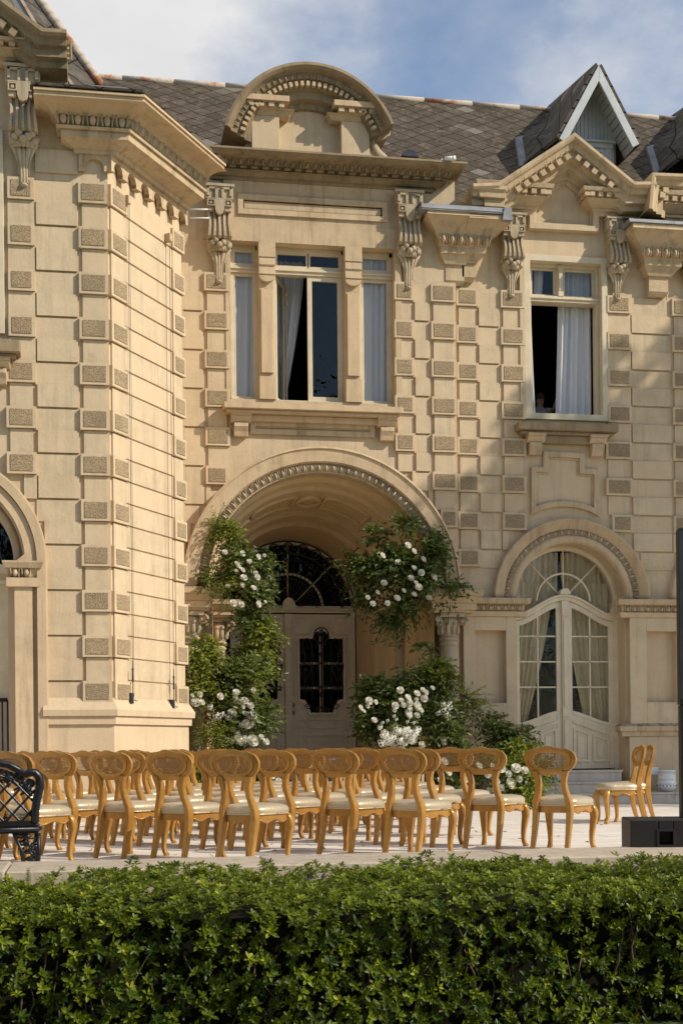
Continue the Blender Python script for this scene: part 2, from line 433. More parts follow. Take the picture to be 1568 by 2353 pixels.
# ------------------------------------------------------------------ the mansion: shared ornament
YW, YC, YR, YD = 18.6, 21.62, 21.75, 24.4
FWING = Frame(0, YW, 0); FC = Frame(0, YC, 0); FR = Frame(0, YR, 0); FD = Frame(0, YD, 0)
CH = radians(58)
XCOR = FWING.A(251, 1000)
FCH = Frame(XCOR, YW, CH)
CHL = FCH.A(421, 1100)                       # length of the canted face
house = empty('mansion', (3.6, YC, 0))
tag(house, 'ochre stone mansion with rusticated quoins, slate roof and arched garlanded entrance', 'mansion')
W0 = [M['wall'], M['pebble'], M['trim'], M['weathered']]

def arc(ac, zc, R, t0=pi, t1=0.0, n=40):
    return [(ac+R*cos(t0+(t1-t0)*i/n), zc+R*sin(t0+(t1-t0)*i/n)) for i in range(n+1)]
def cut(iv, holes, circles, z0, z1):
    for h in holes:
        if z1 > h[2]+.01 and z0 < h[3]-.01: iv = sub(iv, h[0], h[1])
    for ac, zc, R in circles:
        zz = max(z0, min(z1, zc)) if z0 < zc else z0
        if abs(zz-zc) < R:
            hw = sqrt(R*R-(zz-zc)**2); iv = sub(iv, ac-hw, ac+hw)
    return iv
def sub(iv, b0, b1):
    out = []
    for a0, a1 in iv:
        if b1 <= a0 or b0 >= a1: out.append((a0, a1)); continue
        if b0 > a0: out.append((a0, b0))
        if b1 < a1: out.append((b1, a1))
    return [(p, q) for p, q in out if q-p > .03]
def rusticate(m, cols, zbase, pitch, k0, k1, holes=(), circles=(), proj=1.0, zmax=99, zmin=-9):
    """cols: (a0, a1, kind); kind Q = quoin that carries a pebbled panel on every other course, F = field, B = flush field"""
    h = pitch/2
    for k in range(k0*2, k1*2+1):
        zc = zbase + k*h; z0, z1 = zc-h/2, zc+h/2
        if z1 > zmax or z0 < zmin: continue
        peb = (k % 2 == 0)
        for a0, a1, kind in cols:
            for b0, b1 in cut([(a0, a1)], holes, circles, z0, z1):
                whole = abs(b0-a0) < .01 and abs(b1-a1) < .01
                if kind == 'Q':
                    if peb:
                        m.box(b0, b1, -.05, .060*proj, z0+.012, z1-.004)
                        if b1-b0 > .2: m.box(b0+.045, b1-.045, .0, .068*proj, z0+.050, z1-.042, 1)
                    else:
                        i = .045 if whole else 0
                        m.box(b0+i, b1-i, -.05, .028*proj, z0-.006, z1+.006)
                elif kind == 'F':
                    if peb: m.box(b0-.01, b1+.01, -.05, .016*proj, z0-.002, z1-.018)
                    else: m.box(b0+(.02 if whole else 0), b1-(.02 if whole else 0), -.05, .034*proj, z0+.006, z1-.004)
                elif kind == 'L':                    # long blocks with plain joints
                    m.box(b0, b1, -.05, .02*proj, z0+.022, z1)
                    
def eggs(m, path, o, n, step, size, mt=2):
    """egg-and-dart run along a path"""
    L = [0]
    for p, q in zip(path, path[1:]): L.append(L[-1]+math.hypot(q[0]-p[0], q[1]-p[1]))
    cnt = max(1, int(L[-1]/step)); i = 0
    for c in range(cnt):
        s_ = (c+.5)*L[-1]/cnt
        while L[i+1] < s_: i += 1
        f = (s_-L[i])/(L[i+1]-L[i]); p, q = path[i], path[i+1]
        d = ((q[0]-p[0])/(L[i+1]-L[i]), (q[1]-p[1])/(L[i+1]-L[i])); nn = (-d[1], d[0])
        a, z = p[0]+(q[0]-p[0])*f, p[1]+(q[1]-p[1])*f
        hw = L[-1]/cnt
        def P(x, y, oo): return (a+d[0]*x+nn[0]*y, oo, z+d[1]*x+nn[1]*y)
        pts = []; fc = []
        R = 6
        for j, (rr, oo) in enumerate(((1., 0.), (.8, .6), (.35, .95))):
            for t in range(R):
                an = 2*pi*t/R
                pts.append(P(cos(an)*rr*hw*.27, n+sin(an)*rr*size*.55, o+oo*size*.5))
        pts.append(P(0, n, o+size*.52))
        for j in range(2):
            for t in range(R): fc.append((j*R+t, j*R+(t+1)%R, (j+1)*R+(t+1)%R, (j+1)*R+t))
        fc += [(2*R+t, 2*R+(t+1)%R, 3*R) for t in range(R)]
        for x in (-.40, .40):
            b = len(pts); x *= hw; k = hw*.075; sl = -.22*x
            pts += [P(x-k, n+size*.55, o), P(x+k, n+size*.55, o), P(x+k+sl, n-size*.5, o), P(x-k+sl, n-size*.5, o), P(x-k*.7, n+size*.5, o+size*.36), P(x+k*.7, n+size*.5, o+size*.36), P(x+k*.7+sl, n-size*.42, o+size*.2), P(x-k*.7+sl, n-size*.42, o+size*.2)]
            fc += [(b+4,b+5,b+6,b+7), (b,b+1,b+5,b+4), (b+1,b+2,b+6,b+5), (b+2,b+3,b+7,b+6), (b+3,b,b+4,b+7)]
        m.add(pts, fc, mt, True)
def dentils(m, a0, a1, z0, z1, o0, o1, step, fill=.55, mt=2):
    n = max(1, int((a1-a0)/step)); s = (a1-a0)/n
    for i in range(n): m.box(a0+s*(i+.5-fill/2), a0+s*(i+.5+fill/2), o0, o1, z0, z1, mt)
def levels(m, a0, a1, lv, mt=2, ob=0.0, left=True, right=True):
    """horizontal moulding with mitred returns; lv = [(z, e)] from bottom to top"""
    rings = []
    for z, e in lv:
        l = a0-(e if left else 0); r = a1+(e if right else 0)
        rings.append([(l, ob-.02, z), (l, ob+e, z), (r, ob+e, z), (r, ob-.02, z)])
    m.loft(rings, mt)
def console(parent, f, ac, zt, zb, w, mt='carved'):
    """scrolled bracket: fret block, fluted scroll, leaf cluster, ribbed drop"""
    m = MB(f); H = zt-zb
    def z(t): return zt-t*H
    m.box(ac-w*.52, ac+w*.52, 0, .20, z(.155), z(0)); m.box(ac-w*.56, ac+w*.56, 0, .225, z(.03), z(0))
    for s in (-1, 1):                                              # key fret
        m.box(ac+s*w*.12-.018, ac+s*w*.12+.018, .2, .232, z(.15), z(.045)); m.box(min(ac+s*.03, ac+s*w*.46), max(ac+s*.03, ac+s*w*.46), .2, .232, z(.062), z(.04))
        m.box(ac+s*w*.42-.02, ac+s*w*.42+.02, .2, .232, z(.13), z(.04))
    m.box(ac-w*.46, ac+w*.46, 0, .235, z(.165), z(.152))
    for s in (-1, 1):
        c = ac+s*w*.31
        m.frame(c-w*.14, c+w*.14, z(.24), z(.17), .018, .0, .25); m.box(c-w*.05, c+w*.05, 0, .24, z(.218), z(.19))
        m.box(c-w*.13, c+w*.13, 0, .205, z(.24), z(.17)); m.box(c-w*.12, c+w*.12, 0, .22, z(.285), z(.24))
    m.prism([(ac-w*.17, z(.165)), (ac+w*.17, z(.165)), (ac+w*.17, z(.27)), (ac+w*.11, z(.31)), (ac, z(.33)), (ac-w*.11, z(.31)), (ac-w*.17, z(.27))], 0, .25)
    prof = [(.26,.14),(.32,.16),(.38,.19),(.44,.225),(.50,.245),(.545,.24),(.565,.20)]
    ribs = 9
    for q in range(ribs):                                          # fluted S-scroll
        x0 = -w*.44+w*.88*q/ribs; x1 = x0+w*.88/ribs; k = .022 if q % 2 == 0 else -.012
        sh = [1.0, .94, .88, .9, .96, 1., 1.]
        rings = []
        for (t, o), s_ in zip(prof, sh):
            rings.append([(ac+x0*s_, 0, z(t)), (ac+x0*s_, o+k, z(t)), (ac+x1*s_, o+k, z(t)), (ac+x1*s_, 0, z(t))])
        m.loft(rings)
    r = random.Random(int(ac*100))
    for q in range(9):                                             # leaf cluster
        th = pi*q/8; m.ball((ac+cos(th)*w*.36, .10+.10*sin(th), z(.60+.03*sin(q*2.1))), (w*.13, .055, H*.035), 7, 5)
        m.ball((ac+cos(th)*w*.30, .08+.08*sin(th), z(.645)), (w*.10, .045, H*.04), 6, 4)
    for x, w0, w1 in ((-.16, .10, .05), (.16, .10, .05), (0, .07, .06), (-.30, .08, .02), (.30, .08, .02)):
        pts = [(ac+x*w*1.3, .09, z(.64)), (ac+x*w*.9, .10, z(.70)), (ac+x*w*.55, .085, z(.80)), (ac+x*w*.5, .07, z(.90)), (ac+x*w*.5, .075, z(.965 if abs(x) < .2 else .84))]
        m.tube(pts, [w*w0, w*w0*.9, w*w1, w*w1*.9, w*w1], 6)
    m.ball((ac, .075, z(.98)), (w*.13, .06, H*.02), 7, 5)
    return m.build('console_bracket', M[mt], parent, .004)
def column(parent, x, y, z0, zcap, zimp, r):
    c = (x, -y)
    zb = zcap-.36
    m = MB(); m.lathe(c, [(r*1.0, z0+.16), (r*1.02, z0+.9), (r*.93, zb-.16), (r*.93, zb-.15), (r*1.12, zb-.14), (r*1.14, zb-.115), (r*.98, zb-.10), (r*1.0, zb-.07), (r*1.22, zb-.06), (r*1.25, zb-.03), (r*1.08, zb-.015), (r*1.02, zb)], 22)
    sh = m.build('column', [M['carved']], parent)
    m = MB(); m.box(x-r*1.5, x+r*1.5, -y-r*1.5, -y+r*1.5, z0, z0+.07); m.lathe(c, [(r*1.42, z0+.07), (r*1.45, z0+.105), (r*1.2, z0+.12), (r*1.3, z0+.15), (r*1.0, z0+.17)], 22)
    m.build('base', M['carved'], sh)
    m = MB(); m.lathe(c, [(r*1.02, zb), (r*1.1, zb+.1), (r*1.32, zb+.2), (r*1.45, zb+.24), (r*1.2, zb+.3)], 20)
    for sx in (-1, 1):
        for sy in (-1, 1):
            cx, cy = x+sx*r*1.45, -y+sy*r*1.45
            for an in (0,):
                sp = [(cx+sx*.02+cos(t)*(.085-t*.0065)*sx*.72, cy+cos(t)*(.085-t*.0065)*sy*.72, zb+.235+sin(t)*(.085-t*.0065)) for t in [i*.5 for i in range(24)]]
                m.tube(sp, .022, 5)
            m.ball((cx, cy, zb+.235), .04, 7, 5)
    for q in range(10):
        an = 2*pi*q/10; m.ball((x+cos(an)*r*1.22, -y+sin(an)*r*1.22, zb+.12), (.035, .035, .10), 6, 5)
        m.ball((x+cos(an)*r*1.42, -y+sin(an)*r*1.42, zb+.21), (.03, .03, .035), 6, 4)
    m.box(x-r*1.7, x+r*1.7, -y-r*1.7, -y+r*1.7, zb+.30, zb+.36)
    m.build('capital', M['carved'], sh, .004)
    return sh
def impost(parent, x, y, z0, z1, hx, hy):
    m = MB()
    H = z1-z0
    def rc(e): return (x-hx-e, x+hx+e, -y-hy-e, -y+hy+e)
    m.frus(rc(-.04), rc(-.02), z0, z0+H*.12); m.frus(rc(0), rc(0), z0+H*.12, z0+H*.42); m.frus(rc(.005), rc(.07), z0+H*.42, z0+H*.72); m.frus(rc(.09), rc(.10), z0+H*.72, z1)
    return m.build('impost_block', [M['trim']], parent, .006)
def curtain(name, f, top, bot, z0, z1, o, folds, mt, depth=.05, sway=1.0, seed=1):
    """hanging cloth: top=(a0,a1), bot=(a0,a1)"""
    r = random.Random(seed); m = MB(f); NU, NV = folds*8, 14
    ph = [r.uniform(0, 6.28) for _ in range(4)]
    pts = []
    for j in range(NV+1):
        t = j/NV; s = t**1.4
        l = top[0]+(bot[0]-top[0])*s; rr = top[1]+(bot[1]-top[1])*s
        for i in range(NU+1):
            x = i/NU
            wv = sin(2*pi*folds*x+ph[0]+1.5*sin(4*x+ph[1]+t*1.6))*(.55+.25*sin(7*x+ph[3]))+.45*sin(2*pi*folds*.43*x+ph[2]+1.5*t)+.18*sin(2*pi*folds*2.1*x+ph[1]+3*t)
            pts.append((l+(rr-l)*x, o+depth*wv, z1+(z0-z1)*t))
    k = NU+1
    m.add(pts, [(j*k+i, j*k+i+1, (j+1)*k+i+1, (j+1)*k+i) for j in range(NV) for i in range(NU)], 0, True)
    return m.build(name, M[mt], None, recalc=False)
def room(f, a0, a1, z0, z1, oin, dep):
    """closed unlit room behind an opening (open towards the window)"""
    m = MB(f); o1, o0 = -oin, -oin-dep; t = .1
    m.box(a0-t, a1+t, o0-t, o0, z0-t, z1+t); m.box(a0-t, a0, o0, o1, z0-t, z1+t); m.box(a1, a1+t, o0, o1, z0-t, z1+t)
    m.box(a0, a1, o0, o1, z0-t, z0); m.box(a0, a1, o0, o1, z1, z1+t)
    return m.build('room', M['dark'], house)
def pane(parent, f, poly, o):
    m = MB(f); m.add([(a, o, z) for a, z in poly], [tuple(range(len(poly)))])
    return m.build('pane', M['glass'], parent, recalc=False)
def rectp(a0, a1, z0, z1): return [(a0,z0),(a1,z0),(a1,z1),(a0,z1)]
def archwall(m, a0, a1, z0, z1, ac, zs, R, o0, o1, mt=0, n=32):
    """wall block with a round-headed hole whose springing is at zs (z0 >= zs)"""
    for i in range(n):
        x0 = ac-R*cos(pi*i/n); x1 = ac-R*cos(pi*(i+1)/n); h0 = zs+R*sin(pi*i/n); h1 = zs+R*sin(pi*(i+1)/n)
        m.prism([(x0,h0),(x1,h1),(x1,z1),(x0,z1)], o0, o1, mt)
    m.box(a0, ac-R, o0, o1, z0, z1, mt); m.box(ac+R, a1, o0, o1, z0, z1, mt)

# ------------------------------------------------------------------ central block: wall
AL, AR = FC.A(400), FC.A(1049, 1000)         # left edge hides behind the canted bay
PX, PZ, PRI = 3.60, 3.44, 1.93               # portal centre, springing, clear radius
w0 = FC.p(531, 918); w1 = FC.p(905, 580)
WA0, WA1, WZ0, WZ1 = w0[0], w1[0], FC.Z(700, 921), FC.Z(700, 563)
ZTOP = FC.Z(740, 372)
m = MB(FC)
T = -.45
m.box(AL, PX-PRI, T, 0, 0, PZ); m.box(PX+PRI, AR, T, 0, 0, PZ)
archwall(m, AL, AR, PZ, PZ+2.45, PX, PZ, PRI, T, 0)
m.box(AL, AR, T, 0, PZ+2.45, WZ0); m.box(AL, WA0, T, 0, WZ0, WZ1); m.box(WA1, AR, T, 0, WZ0, WZ1); m.box(AL, AR, T, 0, WZ1, ZTOP)
cq = [(FC.A(405), FC.A(473), 'F'), (FC.A(473), FC.A(530), 'Q'), (FC.A(908), FC.A(953), 'Q'), (FC.A(953), FC.A(992), 'F'), (FC.A(992), FC.A(1049), 'Q')]
ZB, ZP = 5.18, .60
ac_ = [(PX, PZ, 2.16)]
rusticate(m, cq, ZB, ZP, -2, 5, circles=ac_, zmax=8.45, proj=1.15)
rusticate(m, [(FC.A(411), FC.A(425), 'Q')], ZB, ZP, -2, 5, circles=ac_, zmax=8.45)
# recessed strip under the sill and raised panels
def panel(m, f, u0, v0, u1, v1, t=.075, h=.05, mt=2, ob=0.0):
    a0, z1 = f.p(u0, v0); a1, z0 = f.p(u1, v1)
    m.frame(a0, a1, z0, z1, t, ob, ob+h, mt); m.frame(a0+t, a1-t, z0+t, z1-t, .02, ob, ob+h*.5, mt)
panel(m, FC, 574, 968, 860, 1006); 
panel(m, FC, 545, 447, 888, 513, .085, .07)
m.box(WA0-.42, WA1+.45, 0, .05, WZ1, WZ1+.33, 2); m.box(WA0-.10, WA1+.1, 0, .035, WZ1+.33, ZTOP, 2)
m.box(WA0-.08, WA0, 0, .05, WZ0, WZ1, 2); m.box(WA1, WA1+.10, 0, .05, WZ0, WZ1, 2)
cw = m.build('wall', W0, house, .006)

# central cornice with dentils
a0, a1 = FC.A(492, 400), FC.A(985, 400)
zt, zc = FC.Z(740, 357, .45), FC.Z(740, 425, .05)
m = MB(FC); H = zt-zc
lv = [(zc, .05), (zc+H*.16, .06), (zc+H*.17, .10), (zc+H*.34, .16), (zc+H*.36, .20), (zc+H*.40, .20), (zc+H*.42, .17), (zc+H*.62, .18), (zc+H*.64, .27), (zc+H*.80, .32), (zc+H*.82, .42), (zc+H*.9, .47), (zc+H, .50)]
levels(m, a0, a1, lv, 0)
dentils(m, a0-.17, a1+.17, zc+H*.44, zc+H*.60, .15, .245, .165, .6, 0)
for q in range(4): m.box(a1+.15, a1+.245, -.02+q*.06, .02+q*.06, zc+H*.44, zc+H*.60, 0)
eggs(m, [(a0-.26, 0), (a1+.26, 0)] and [(a0-.26, zc+H*.72), (a1+.26, zc+H*.72)], .27, 0, .115, .12, 0)
cor = m.build('cornice', M['weathered'], house, .004)
m = MB(FC); m.box(a0-.5, a1+.5, -.3, .505, zt, zt+.035); m.build('lead_capping', M['weathered'], cor, .004)

# attic gable with segmental hood
zg0 = zt+.035
gc = FC.A(712, 300, 0)
att = MB(FC); gL0, gL1, gR0, gR1 = FC.A(577, 300, .1), FC.A(640, 300, .1), FC.A(782, 300, .1), FC.A(846, 300, .1)
zcap1, zcap0 = FC.Z(700, 240, .1), FC.Z(700, 275, .1)
zpk = FC.Z(735, 150, 0)
gm = (gL0+gR1)/2
att.box(gL0-.02, gR1+.02, -.5, -.02, zg0, zcap1)
at_o = att.build('attic_gable', W0, house, .006)
for p0, p1 in ((gL0, gL1), (gR0, gR1)):
    m = MB(FC)
    m.box(p0, p1, -.1, .16, zg0, zcap0, 0)
    levels(m, p0, p1, [(zcap0, .16), (zcap0+.07, .20), (zcap0+.09, .24)], 2, 0)
    m.box(p0-.05, p1+.05, -.1, .24, zcap0+.09, zcap0+.17, 2)
    dentils(m, p0-.10, p1+.10, zcap0+.17-.085, zcap0+.165, .2, .30, .135, .55, 2)
    m.box(p0-.14, p1+.14, -.1, .33, zcap0+.165, zcap0+.255, 2)
    m.build('pilaster', W0, at_o, .005)
# hood: circle through the two eaves and the crown (picture points on the hood's outer edge)
ho = .42
hl, hr, ht = FC.p(516, 286, ho), FC.p(905, 283, ho), FC.p(722, 141, ho)
def circ3(A, B, Cc):
    ax, ay, bx, by, cx, cy = *A, *B, *Cc
    d = 2*(ax*(by-cy)+bx*(cy-ay)+cx*(ay-by))
    ux = ((ax*ax+ay*ay)*(by-cy)+(bx*bx+by*by)*(cy-ay)+(cx*cx+cy*cy)*(ay-by))/d
    uy = ((ax*ax+ay*ay)*(cx-bx)+(bx*bx+by*by)*(ax-cx)+(cx*cx+cy*cy)*(bx-ax))/d
    return (ux, uy), math.hypot(ax-ux, ay-uy)
(hx, hz), hR = circ3(hl, ht, hr)
t0 = atan2(hl[1]-hz, hl[0]-hx); t1 = atan2(hr[1]-hz, hr[0]-hx)
if t0 < 0: t0 += 2*pi
hp = arc(hx, hz, hR, t0, t1, 36)
m = MB(FC)
m.sweep(hp, [(-.9, 0), (ho, 0), (ho+.01, -.05), (ho-.03, -.09), (ho-.12, -.12), (ho-.13, -.20), (.24, -.215), (.23, -.225), (.22, -.33), (.16, -.35), (.15, -.45), (.05, -.49), (.04, -.56), (-.02, -.57), (-.9, -.57)], 0)
hood = m.build('segmental_hood', M['weathered'], at_o, .004)
m = MB(FC); hd = arc(hx, hz, hR-.275, t0-.04, t1+.04, 30); 
for i in range(len(hd)-1):
    p, q = hd[i], hd[i+1]; d = (q[0]-p[0], q[1]-p[1]); n_ = (-d[1]*.42, d[0]*.42)
    m.prism([(p[0]+d[0]*.2-n_[0], p[1]+d[1]*.2-n_[1]), (p[0]+d[0]*.75-n_[0], p[1]+d[1]*.75-n_[1]), (p[0]+d[0]*.75+n_[0], p[1]+d[1]*.75+n_[1]), (p[0]+d[0]*.2+n_[0], p[1]+d[1]*.2+n_[1])], .2, .30)
m.build('dentil_course', M['trim'], hood, .003)
m = MB(FC); eggs(m, arc(hx, hz, hR-.165, t0-.04, t1+.04, 40), .27, 0, .10, .10, 0); m.build('egg_moulding', M['weathered'], hood)
m = MB(FC)                                                        # tympanum under the hood
tp = arc(hx, hz, hR-.3, t0-.12, t1+.12, 30); m.prism(tp, -.5, -.03); m.build('tympanum', M['wall'], at_o)
for s, u in ((-1, 558), (1, 872)):                               # scrolls beside the pilasters
    m = MB(FC); c = FC.p(u, 300, .1)
    sp = [(c[0]+s*(.02+cos(t)*(.125-.011*t)), .05, c[1]+sin(t)*(.125-.011*t)) for t in [i*.35 for i in range(30)]][::-1]
    tail = [(c[0]+s*.16, .05, c[1]-.10), (c[0]+s*.17, .05, c[1]-.24), (c[0]+s*.26, .05, c[1]-.36), (c[0]+s*.48, .05, zg0+.02)]
    tail2 = [(c[0]-s*.10, .05, c[1]-.06), (c[0]-s*.13, .05, c[1]-.18), (c[0]-s*.02, .05, c[1]-.33), (c[0]+s*.22, .05, zg0+.03)]
    m.tube(sp+tail2, .045, 6, sq=(1, 1.5)); m.ball((c[0]+s*.02, .06, c[1]), .05, 8, 6)
    m.prism([(c[0]-s*.2, zg0), (c[0]+s*.3, zg0), (c[0]+s*.02, zg0+.14), (c[0]-s*.14, zg0+.38), (c[0]-s*.2, zg0+.4)], -.03, .05)
    m.build('scroll', M['carved'], at_o, .003)

# consoles either side of the tall window
console(house, FC, FC.A(503, 560, .1), FC.Z(503, 424, .15), FC.Z(503, 650, .1), .42)
console(house, FC, FC.A(938, 560, .1), FC.Z(938, 438, .15), FC.Z(938, 664, .1), .42)

# sill with brackets
m = MB(FC); a0, z1 = FC.p(514, 915, .3); a1 = FC.A(926, 934, .3)
z1 = FC.Z(720, 926, .3)
m.box(a0, a1, -.3, .30, z1-.11, z1-.01); m.box(a0+.05, a1-.05, -.05, .24, z1-.16, z1-.11); m.box(a0+.2, a1-.2, -.05, .13, z1-.26, z1-.16)
sill = m.build('sill', M['trim'], house, .01)
def sbracket(parent, f, a, zt, w=.25, h=.33):
    m = MB(f); m.box(a-w*.62, a+w*.62, 0, .22, zt-h*.16, zt)
    m.loft([[(a-w*.6, 0, z), (a-w*.6, o, z), (a+w*.6, o, z), (a+w*.6, 0, z)] for z, o in ((zt-h*.16, .20), (zt-h*.3, .17), (zt-h*.42, .13))])
    m.loft([[(a-w*.42, 0, z), (a-w*.42, o, z), (a+w*.42, o, z), (a+w*.42, 0, z)] for z, o in ((zt-h*.42, .15), (zt-h*.6, .16), (zt-h*.8, .12), (zt-h, .10))])
    return m.build('sill_bracket', M['trim'], parent, .006)
sbracket(sill, FC, FC.A(553, 960, .1), z1-.14, .26, .36); sbracket(sill, FC, FC.A(888, 960, .1), z1-.14, .26, .36)

# three-light window
win = MB(FC); cp = []
o_ = -.17
muls = [(FC.A(594, 700, .02), FC.A(632, 700, .02)), (FC.A(792, 700, .02), FC.A(830, 700, .02))]
ZTR = FC.Z(720, 630, -.2)
win.box(WA0, WA1, o_-.08, o_+.02, WZ1-.07, WZ1); win.box(WA0, WA1, o_-.08, o_+.06, WZ0, WZ0+.035)
win.box(WA0, WA1, o_-.08, o_+.05, ZTR-.05, ZTR+.06); win.box(WA0, WA1, o_-.08, o_+.075, ZTR+.0, ZTR+.03)
bays = [(WA0, muls[0][0]+.03), (muls[0][1]-.03, muls[1][0]+.03), (muls[1][1]-.03, WA1)]
for b0, b1 in bays:
    win.box(b0, b0+.055, o_-.08, o_+.02, WZ0, WZ1); win.box(b1-.055, b1, o_-.08, o_+.02, WZ0, WZ1)
wo = win.build('window', M['cream_paint'], house, .004)
for c0, c1 in muls:                                              # stone mullion piers
    m = MB(FC); m.box(c0+.015, c1-.015, T+.1, -.02, WZ0, WZ1); m.box(c0, c1, -.1, .04, WZ0, WZ0+.36); m.box(c0+.035, c1-.035, -.05, .02, WZ0+.42, WZ1-.72)
    m.box(c0-.005, c1+.005, -.1, .075, WZ1-.24, WZ1); m.loft([[(c0, -.05, z), (c0, o, z), (c1, o, z), (c1, -.05, z)] for z, o in ((WZ1-.24, .06), (WZ1-.36, .075), (WZ1-.37, .05), (WZ1-.50, .06), (WZ1-.51, .03))])
    cc = (c0+c1)/2; hwid = (c1-c0)/2
    m.prism([(cc+hwid*cos(-pi*i/10), WZ1-.51+hwid*.8*sin(-pi*i/10)) for i in range(11)], -.05, .045)
    m.build('mullion', M['trim'], wo, .006)
def sash(parent, f, a0, a1, z0, z1, o, t=.05, ins=True, mt='cream_paint'):
    m = MB(f); m.frame(a0, a1, z0, z1, t, o-.03, o+.015); s_ = m.build('sash', M[mt], parent, .003)
    pane(s_ if False else parent, f, rectp(a0+t*.8, a1-t*.8, z0+t*.8, z1-t*.8), o-.01)
for i, (b0, b1) in enumerate(bays):
    if i == 1:
        mid = (b0+b1)/2
        sash(wo, FC, b0+.05, mid+.01, ZTR+.06, WZ1-.06, o_, .045); sash(wo, FC, mid-.01, b1-.05, ZTR+.06, WZ1-.06, o_, .045)
        sash(wo, FC, mid-.02, b1-.045, WZ0+.035, ZTR-.05, o_+.01, .075)
    else:
        sash(wo, FC, b0+.05, b1-.05, ZTR+.06, WZ1-.06, o_, .045); sash(wo, FC, b0+.05, b1-.05, WZ0+.03, ZTR-.05, o_, .05)
# the casement standing open into the room
b0 = bays[1][0]+.05; z0c, z1c = WZ0+.04, ZTR-.05; Lc = (bays[1][1]-bays[1][0])/2-.06
fo = Frame(b0, YC-o_+.02, radians(66)); m = MB(fo); m.frame(0, Lc, z0c, z1c, .06, -.02, .02)
m.tube([(Lc-.02, .045, z0c+.02), (Lc-.02, .045, z1c-.1)], .012, 6); m.ball((Lc-.02, .05, z1c-.14), (.03, .03, .05)); m.ball((Lc-.02, .05, z1c-.30), (.03, .03, .04))
m.build('open_casement', M['cream_paint'], wo, .003); pane(wo, fo, rectp(.05, Lc-.05, z0c+.05, z1c-.05), 0)
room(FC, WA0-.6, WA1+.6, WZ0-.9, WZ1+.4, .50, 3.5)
def tagc(o, l): return tag(o, l, 'curtain', 'curtains in the upper windows')
tagc(curtain('curtain', FC, (WA0+.02, bays[0][1]+.02), (WA0, bays[0][1]-.05), WZ0+.02, WZ1-.02, o_-.07, 5, 'white_cloth', .025, seed=1), 'white curtain behind the narrow left light of the three-light window')
tagc(curtain('curtain', FC, (bays[1][0]-.02, bays[1][0]+.62), (bays[1][0]-.05, bays[1][0]+.25), WZ0, WZ1-.02, o_-.55, 6, 'white_cloth', .045, seed=2), 'white curtain drawn aside behind the open casement of the three-light window')
tagc(curtain('curtain', FC, (bays[2][0]-.02, WA1), (bays[2][0]+.02, WA1-.03), WZ0+.02, WZ1-.02, o_-.07, 5, 'white_cloth', .025, seed=3), 'white curtain behind the narrow right light of the three-light window')

# ------------------------------------------------------------------ portal
m = MB(FC); pa = arc(PX, PZ, 1.95, n=64)
m.sweep(pa, [(-.1, .245), (.26, .245), (.27, .215), (.245, .20), (.235, .02), (.20, 0.0), (.165, -.005), (.155, -.145), (-.1, -.15)], 2, False)
po = m.build('portal_arch', [M['wall'], M['pebble'], M['trim']], house, 0)
m = MB(FC); eggs(m, arc(PX, PZ, 1.878, pi-.02, .02, 60), .152, 0, .115, .125, 0); m.build('egg_moulding', M['carved'], po)
# splayed vault from the front arch back to the door, in stepped rings
DX = FD.A(663, 1400); DZ = FD.Z(663, 1398); DR = 1.19
m = MB(WORLD)
steps_ = [(YC+.02, 1.82), (YC+.25, 1.80), (YC+.26, 1.745), (YC+.48, 1.715), (YC+.50, 1.655), (YC+1.50, 1.50), (YC+1.52, 1.425), (YC+1.85, 1.385), (YC+1.87, 1.31), (YD-.02, 1.235)]
rings = []
for y, r in steps_:
    f = (y-YC)/(YD-YC); cx = PX+(DX-PX)*f; cz = PZ+(DZ-PZ)*f
    rings.append([(cx-r*1.0, -y, .3)]+[(cx+r*cos(pi-pi*i/40), -y, cz+r*sin(pi-pi*i/40)) for i in range(41)]+[(cx+r, -y, .3)])
m.loft(rings, 0, False, close=False, caps=False)
vault = m.build('vault', M['vault'], house)
# medallions and sunk panels on the vault
m = MB(WORLD)
def vp(ang, y, lift=.012):
    f = (y-YC)/(YD-YC); ys = [s for s in steps_]
    for (ya, ra), (yb, rb) in zip(steps_, steps_[1:]):
        if ya <= y <= yb: r = ra+(rb-ra)*(y-ya)/(yb-ya); break
    r -= lift
    return (PX+(DX-PX)*f+r*cos(ang), -y, PZ+(DZ-PZ)*f+r*sin(ang))
for ang in (pi/2, pi/2+.80, pi/2-.80):
    m.tube([vp(ang+.115*cos(t), YC+.97+.20*sin(t), .02) for t in [i*2*pi/24 for i in range(25)]], .045, 6)
for c in (pi/2+.40, pi/2-.40, pi/2+1.2, pi/2-1.2):
    w = .24
    pl = [vp(c-w+2*w*i/10, YC+.73) for i in range(11)]+[vp(c+w, YC+.73+.46*i/4) for i in range(1,5)]+[vp(c+w-2*w*i/10, YC+1.19) for i in range(1,11)]+[vp(c-w, YC+1.19-.46*i/4) for i in range(1,5)]
    m.tube(pl, .034, 5)
m.build('vault_ribs', M['vault'], vault)
